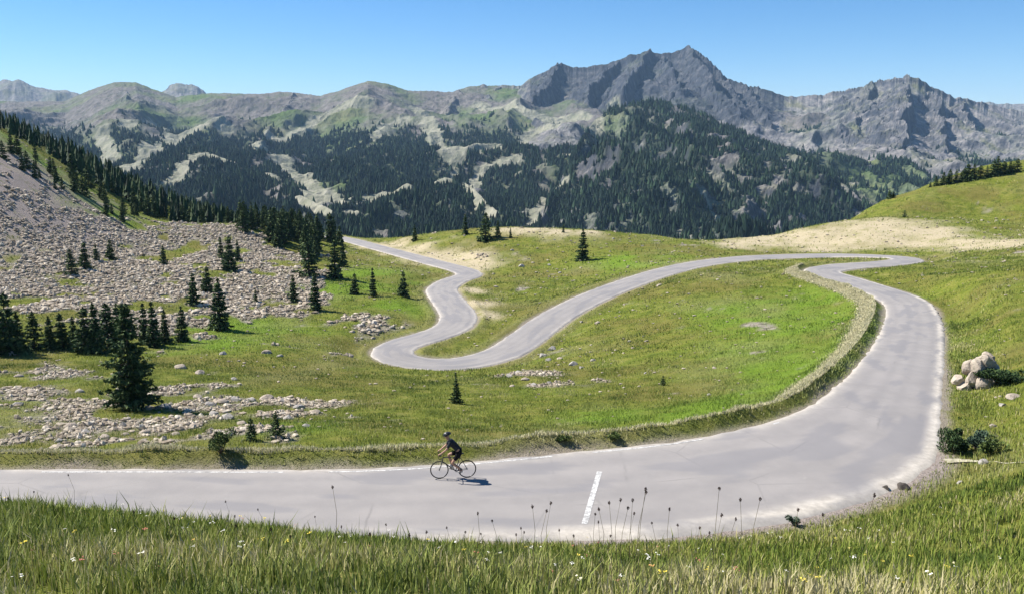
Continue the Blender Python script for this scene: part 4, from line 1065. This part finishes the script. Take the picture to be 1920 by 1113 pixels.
# footpath on the right
k = NT("path_earth", .95, .1); k.color(k.ramp(k.noise(3, 5, .65, k.geo()), [(.3, (.30, .27, .18)), (.7, (.52, .48, .36))])); pm = k.m
pp = [cast(u, v) for u, v in ((1772, 866), (1800, 864), (1835, 866), (1870, 867), (1925, 868), (1990, 869))]
pp = catmull([p for p in pp if p], .25); V_ = []
for p in pp:
    for s in (-.22, .22):
        V_.append((p[0], p[1] + s, float(ground_z(p[0], p[1] + s)) + .05))
V_ = np.array(V_); i = np.arange(len(pp) - 1)
link("footpath", make_mesh("footpath", V_, np.stack([2 * i, 2 * i + 2, 2 * i + 3, 2 * i + 1], 1), [pm]), kind="structure")

# ------------------------------------------------------------ dried stalks in the near grass
stalk_m = leaf_material("dry_stalk", [(0, (.10, .09, .045)), (1, (.26, .22, .12))]); head_m = leaf_material("seed_head", [(0, (.030, .020, .018)), (.6, (.085, .05, .045)), (1, (.16, .10, .08))])
def stalk_meshes(seed):
    r = np.random.default_rng(seed); b = r.normal(0, .03, (4, 2))
    pts = [(b[0, 0] * .2, 0, -.04), (b[1, 0] * .5, b[1, 1] * .5, .35), (b[2, 0], b[2, 1], .7), (b[3, 0] * 1.2, b[3, 1] * 1.2, 1.0)]
    sv, sf = tube(pts, [.0035, .003, .0022, .0016], 5)
    st = make_mesh("stalk", sv, sf, [stalk_m], True, {"tint": np.full(len(sv), .5)})
    tip = np.array(pts[-1]); V2 = []; T2 = []
    for j in range(90):
        d = r.normal(0, 1, 3); d /= np.linalg.norm(d); p = tip + d * r.uniform(.2, 1) * np.array([.010, .010, .018]); q = np.cross(d, r.normal(0, 1, 3)); q /= np.linalg.norm(q) + 1e-9
        s = .0065; V2 += [p - q * s * .5, p + d * s * 1.4, p + q * s * .5]; T2 += [r.uniform()] * 3
    return st, make_mesh("seed_head", np.array(V2), np.arange(270).reshape(-1, 3), [head_m], False, {"tint": T2})
STK = [stalk_meshes(s) for s in range(5)]
for i, (u, v) in enumerate([(135, 888), (425, 940), (486, 955), (455, 984), (440, 968), (626, 908), (800, 994), (836, 990), (862, 996), (975, 988), (1000, 944), (1030, 940), (986, 996), (1112, 958), (1121, 976), (1150, 945), (1160, 934), (1205, 915), (1197, 922), (1190, 936), (1140, 1000), (1443, 862), (1438, 868),
                             (1412, 930), (1385, 934), (1490, 950), (1597, 908), (905, 1000), (1165, 948), (640, 985), (700, 1004), (1270, 985), (1330, 1000), (555, 1000), (1540, 962), (20, 930), (60, 922), (246, 960), (338, 972), (505, 990), (590, 965), (722, 984), (770, 1000), (934, 976), (966, 1000), (1018, 960), (1052, 992), (1080, 1004), (1232, 978), (1256, 955), (1306, 985), (1352, 962), (1377, 970), (1425, 905), (1455, 900), (1130, 950), (1185, 960), (1640, 925), (1345, 920), (895, 960)]):
    best = None
    for d in np.arange(6.4, 14, .3):
        rx, r_z = ray(u, v); xx = rx * d; g = float(ground_z(xx, d)); hgt = CAM_Z + r_z * d - g
        if .35 < hgt < 1.15 and (best is None or abs(hgt - .55) < abs(best[2] - .55)): best = (xx, d, hgt, g)
    if best is None:
        print("stalk skip", u, v); continue
    xx, d, hgt, g = best
    e = link("dried_flower_stalk", None, loc=(xx, d, g), rotz=float(rng.uniform(0, 6.28)), label="thin dried stalk with a dark seed head rising from the near grass against the road", category="dried stalk", group="dried stalks against the road")
    sv, hv = STK[i % 5]; a = link("stalk", sv, e); a.scale = (1, 1, hgt); b = link("seed_head", hv, e); b.location = (0, 0, hgt - 1)

# ------------------------------------------------------------ cyclist
def flat(name, col, rough=.6, spec=.3, metal=0):
    k = NT(name, rough, spec); n_ = k.noise(14, 3, .5, k.coord())
    k.color(k.ramp(n_, [(.3, tuple(c * .8 for c in col)), (.7, tuple(min(1, c * 1.15) for c in col))])); k.b.inputs["Metallic"].default_value = metal; return k.m
M_rub = flat("tyre_rubber", (.02, .02, .02), .8); M_rim = flat("rim_alloy", (.10, .10, .11), .35, .5, .6); M_frame = flat("frame_paint", (.035, .04, .055), .3, .5); M_black = flat("black_plastic", (.018, .018, .02), .5)
M_skin = flat("skin", (.46, .27, .19), .55); M_jersey = flat("jersey_cloth", (.030, .034, .042), .85, .1); M_short = flat("shorts_cloth", (.012, .012, .014), .85, .1); M_helmet = flat("helmet_shell", (.022, .024, .03), .35, .4); M_shoe = flat("shoe", (.55, .55, .53), .5); M_lens = flat("lens", (.02, .02, .03), .1, .6); M_sock = flat("sock", (.10, .10, .11), .9, .1); M_steel = flat("steel", (.4, .4, .42), .3, .5, .9)
bc = PZ(850, 896, 0.08)
bz = road_z(bc[0], bc[1])
jr = int(((RC[:, 0] - bc[0]) ** 2 + (RC[:, 1] - bc[1]) ** 2).argmin())
heading = math.atan2(-tn[jr, 1], -tn[jr, 0])                    # riding to the left of the picture
bike = link("racing_bicycle", None, loc=(bc[0], bc[1], bz), rotz=heading, label="dark racing bicycle ridden along the road", category="bicycle")
WR = .335
def ring(R, r, ns=48, nt=8):
    V_ = []; F_ = []
    for i in range(ns):
        a = 2 * math.pi * i / ns
        for j in range(nt):
            b = 2 * math.pi * j / nt; q = R + r * math.cos(b); V_.append((q * math.cos(a), r * math.sin(b), q * math.sin(a)))
    for i in range(ns):
        for j in range(nt): F_.append((i * nt + j, i * nt + (j + 1) % nt, ((i + 1) % ns) * nt + (j + 1) % nt, ((i + 1) % ns) * nt + j))
    return np.array(V_), np.array(F_)
for xw in (.5, -.5):
    parts = [ring(WR - .030, .011)]
    parts.append(tube([(0, -.035, 0), (0, .035, 0)], [.02, .02], 10))
    w = link("wheel", make_mesh("wheel", *merge(parts), [M_rim], True), bike, loc=(xw, 0, WR))
    link("tyre", make_mesh("tyre", *ring(WR - .013, .0135), [M_rub], True), w)
    sp = [tube([(0, (-1) ** q * .025, 0), ((WR - .03) * math.cos(q * math.pi / 10), 0, (WR - .03) * math.sin(q * math.pi / 10))], [.0014, .0014], 4) for q in range(20)]
    link("spokes", make_mesh("spokes", *merge(sp), [M_steel], False), w)
BB = (-.09, 0, .275); ST = (-.245, 0, .80); HT = (.355, 0, .80); HB = (.395, 0, .655); RH = (-.5, 0, WR); FH = (.5, 0, WR)
fr_ = [tube([BB, ST], [.016, .015], 10), tube([ST, HT], [.015, .016], 10), tube([BB, HB], [.021, .019], 10), tube([HT, HB], [.02, .02], 10), tube([(BB[0], 0, BB[2]), (BB[0] + .001, 0, BB[2])], [.02, .02], 8)]
for s in (-.05, .05):
    fr_ += [tube([BB, (-.3, s, .305), (-.5, s, WR)], [.011, .009, .008], 8), tube([ST, (-.38, s * .8, .56), (-.5, s, WR)], [.008, .007, .007], 8)]
link("frame", make_mesh("frame", *merge(fr_), [M_frame], True), bike)
fk = []
for s in (-.05, .05): fk.append(tube([HB, (.405, s, .62), (.44, s, .48), (.5, s, WR)], [.015, .012, .011, .007], 8))
link("fork", make_mesh("fork", *merge(fk), [M_frame], True), bike)
hb = [tube([HT, (.335, 0, .90), (.43, 0, .925)], [.014, .014, .014], 8), tube([(.43, -.21, .925), (.43, .21, .925)], [.013, .013], 8)]
for s in (-.21, .21): hb.append(tube([(.43, s, .925), (.50, s, .925), (.535, s, .89), (.52, s, .83), (.47, s, .80), (.41, s, .80)], [.013] * 6, 8)); hb.append(tube([(.50, s, .93), (.535, s, .965), (.55, s, .985)], [.016, .015, .01], 8))
link("handlebar", make_mesh("handlebar", *merge(hb), [M_black], True), bike)
sv = [tube([ST, (-.27, 0, .905)], [.013, .013], 8)]
link("seat_post", make_mesh("seat_post", *merge(sv), [M_black], True), bike)
v, f = ico(3); v = v.copy(); wx = np.interp(v[:, 0], [-1, -.3, .3, 1], [.075, .07, .03, .018]); v[:, 1] *= wx; v[:, 0] = v[:, 0] * .135; v[:, 2] *= .022
link("saddle", make_mesh("saddle", v + np.array([-.265, 0, .925]), f, [M_black], True), bike)
cr = [tube([(BB[0], -.05, BB[2]), (BB[0], -.056, BB[2])], [.09, .09], 24), tube([(BB[0], -.07, BB[2]), (BB[0] + .165, -.075, BB[2] + .03)], [.012, .009], 8), tube([(BB[0], .07, BB[2]), (BB[0] - .165, .075, BB[2] - .03)], [.012, .009], 8), tube([(BB[0], -.07, BB[2]), (BB[0], .07, BB[2])], [.012, .012], 8)]
crank = link("crankset", make_mesh("crankset", *merge(cr), [M_rim], True), bike)
PF = (BB[0] + .165, -.12, BB[2] + .03); PB = (BB[0] - .165, .12, BB[2] - .03)
for p_, s in ((PF, -1), (PB, 1)): link("pedal", make_mesh("pedal", *tube([(p_[0], p_[1] - .045, p_[2]), (p_[0], p_[1] + .045, p_[2])], [.016, .016], 6), [M_black], False), crank)
link("bottle", make_mesh("bottle", *tube([(-.02, 0, .36), (.03, 0, .42), (.09, 0, .495), (.105, 0, .515)], [.033, .036, .034, .015], 12), [M_shoe], True), bike)

rider = link("person", None, loc=(bc[0], bc[1], bz), rotz=heading, label="person in dark cycling clothes and helmet riding a racing bicycle to the left", category="person")
def skinned(name, verts, edges, mat_, parent, sub=2):
    me = bpy.data.meshes.new(name); me.from_pydata([v[:3] for v in verts], edges, []); me.materials.append(mat_)
    o = link(name, me, parent)
    md = o.modifiers.new("skin", 'SKIN'); md.use_smooth_shade = True
    sl = me.skin_vertices[0].data if len(me.skin_vertices) else None
    for i, v in enumerate(verts):
        rr = v[3] if isinstance(v[3], tuple) else (v[3], v[3])
        sl[i].radius = rr; sl[i].use_root = (i == 0)
    if sub: sb = o.modifiers.new("sub", 'SUBSURF'); sb.levels = sub; sb.render_levels = sub
    return o
Vb = []; Eb = []
def add(v, par=None):
    Vb.append(v); i = len(Vb) - 1
    if par is not None: Eb.append((par, i))
    return i
def between(a, b, t): return tuple(a[i] * (1 - t) + b[i] * t for i in range(3))
pel = add((-.25, 0, 1.00, (.13, .12)))
wst = add((-.15, 0, 1.14, (.13, .11)), pel); chs = add((.00, 0, 1.29, (.155, .12)), wst); ush = add((.10, 0, 1.40, (.13, .10)), chs)
nk = add((.155, 0, 1.475, .055), ush); jaw = add((.195, 0, 1.535, (.068, .075)), nk); hd = add((.215, 0, 1.605, (.078, .092)), jaw); tp = add((.215, 0, 1.675, (.06, .07)), hd)
legs_ = {}
for s, foot in ((-1, PF), (1, PB)):
    hip = add((-.22, s * .095, .95, .088), pel)
    ank = (foot[0] - .075, foot[1], foot[2] + .085)
    kn = (.17, s * .115, .86) if s < 0 else (.045, s * .115, .62)
    a1_ = add(between((-.22, s * .095, .95), kn, .45) + (.078,), hip); k1 = add(kn + (.056,), a1_); c1_ = add(between(kn, ank, .35) + (.055,), k1); a2_ = add(ank + (.035,), c1_)
    ft_ = add((foot[0] + .06, foot[1], foot[2] + .035, .028), a2_)
    legs_[s] = (kn, ank, foot)
    sh = add((.10, s * .165, 1.385, .062), ush); el = (.245, s * .245, 1.17); e1 = add(between((.10, s * .165, 1.385), el, .5) + (.046,), sh); e2 = add(el + (.038,), e1); wr = (.455, s * .215, 1.005); e3 = add(between(el, wr, .4) + (.037,), e2); e4 = add(wr + (.026,), e3)
    pm_ = add((.505, s * .212, .992, (.030, .018)), e4)
    for j, (oy, ln_) in enumerate(((-.028, .05), (-.010, .058), (.009, .054), (.027, .044))):
        f1 = add((.525, s * (.212 + oy * .8), .985, .009), pm_); f2 = add((.525 + ln_ * .35, s * (.212 + oy), .965, .0085), f1); add((.525 + ln_ * .1, s * (.212 + oy), .945 - ln_ * .1, .0075), f2)
    t1 = add((.495, s * .180, .985, .0095), pm_); add((.515, s * .176, .965, .008), t1)
body = skinned("body", Vb, Eb, M_skin, rider)
jv = [(-.22, 0, 1.03, (.145, .132)), (-.14, 0, 1.15, (.145, .128)), (.00, 0, 1.295, (.17, .138)), (.10, 0, 1.40, (.145, .115)), (.140, 0, 1.452, .068)]; je = [(0, 1), (1, 2), (2, 3), (3, 4)]
for s in (-1, 1):
    b_ = len(jv); jv += [(.10, s * .165, 1.388, .075), between((.10, s * .165, 1.385), (.245, s * .245, 1.17), .5) + (.058,), between((.10, s * .165, 1.385), (.245, s * .245, 1.17), .8) + (.052,)]; je += [(3, b_), (b_, b_ + 1), (b_ + 1, b_ + 2)]
skinned("jersey", jv, je, M_jersey, rider)
sv_ = [(-.255, 0, .985, (.165, .155)), (-.20, 0, 1.09, (.155, .145))]; se = [(0, 1)]
for s in (-1, 1):
    b_ = len(sv_); kn = legs_[s][0]; sv_ += [(-.215, s * .100, .955, .118), between((-.22, s * .095, .95), kn, .45) + (.090,), between((-.22, s * .095, .95), kn, .75) + (.078,)]; se += [(0, b_), (b_, b_ + 1), (b_ + 1, b_ + 2)]
skinned("shorts", sv_, se, M_short, rider)
for s in (-1, 1):
    kn, ank, foot = legs_[s]
    skinned("shoe", [(ank[0] - .015, ank[1], foot[2] + .045, .040), (foot[0], foot[1], foot[2] + .035, .038), (foot[0] + .09, foot[1], foot[2] + .025, (.026, .036))], [(0, 1), (1, 2)], M_shoe, rider)
    skinned("sock", [between(ank, kn, .05) + (.043,), between(ank, kn, .28) + (.046,)], [(0, 1)], M_sock, rider)
v, f = ico(4); v = v.copy()
hm = v * np.array([.150, .108, .100]); hm[:, 2] = np.where(v[:, 2] < -.12, -.012 + hm[:, 2] * .1, hm[:, 2]); 
groove = .012 * np.maximum(0, np.cos(v[:, 1] * 16)) * (v[:, 2] > .1); hm[:, 2] -= groove
ca, sa = math.cos(.28), math.sin(.28)
hm = hm @ np.array([[ca, 0, -sa], [0, 1, 0], [sa, 0, ca]]) + np.array([.205, 0, 1.660])
link("helmet", make_mesh("helmet", hm, f, [M_helmet], True), rider)
gv = []; 
gl = [tube([(.205, s * .085, 1.615), (.27, s * .078, 1.618), (.303, s * .045, 1.615), (.312, s * .012, 1.612)], [.006, .016, .019, .010], 8) for s in (-1, 1)]
link("sunglasses", make_mesh("sunglasses", *merge(gl), [M_lens], True), rider)
fc_ = [tube([(.295, 0, 1.598), (.318, 0, 1.578), (.325, 0, 1.563), (.300, 0, 1.557)], [.008, .011, .013, .006], 8)]
for s in (-1, 1): fc_.append(tube([(.20, s * .082, 1.615), (.195, s * .092, 1.60), (.205, s * .084, 1.575)], [.010, .015, .008], 6))
link("nose_and_ears", make_mesh("nose_and_ears", *merge(fc_), [M_skin], True), rider)
link("mouth", make_mesh("mouth", *tube([(.290, -.022, 1.533), (.300, 0, 1.535), (.290, .022, 1.533)], [.004, .006, .004], 6), [flat("lips", (.40, .17, .14), .5)], True), rider)

bike.scale = (1.05, 1.05, 1.05); rider.scale = (1.05, 1.05, 1.05)
# ------------------------------------------------------------ the air between here and the mountains
def haze(density):
    x0, x1, y0, y1, z0, z1 = -9000, 9000, -30, 10200, -400, 470
    vs = [(x, y, z) for z in (z0, z1) for y in (y0, y1) for x in (x0, x1)]
    fs = np.array([(0, 2, 3, 1), (4, 5, 7, 6), (0, 1, 5, 4), (2, 6, 7, 3), (0, 4, 6, 2), (1, 3, 7, 5)])
    m = bpy.data.materials.new("haze"); m.use_nodes = True; t = m.node_tree
    for n_ in list(t.nodes): t.nodes.remove(n_)
    o = t.nodes.new("ShaderNodeOutputMaterial"); p = t.nodes.new("ShaderNodeVolumePrincipled")
    p.inputs["Color"].default_value = (.46, .70, 1, 1); p.inputs["Density"].default_value = density
    p.inputs["Anisotropy"].default_value = 0.0
    t.links.new(p.outputs[0], o.inputs["Volume"])
    link("haze", make_mesh("haze", vs, fs, [m]), kind="stuff", label="thin bluish air that pales the distant mountains", category="haze")
haze(5e-5)
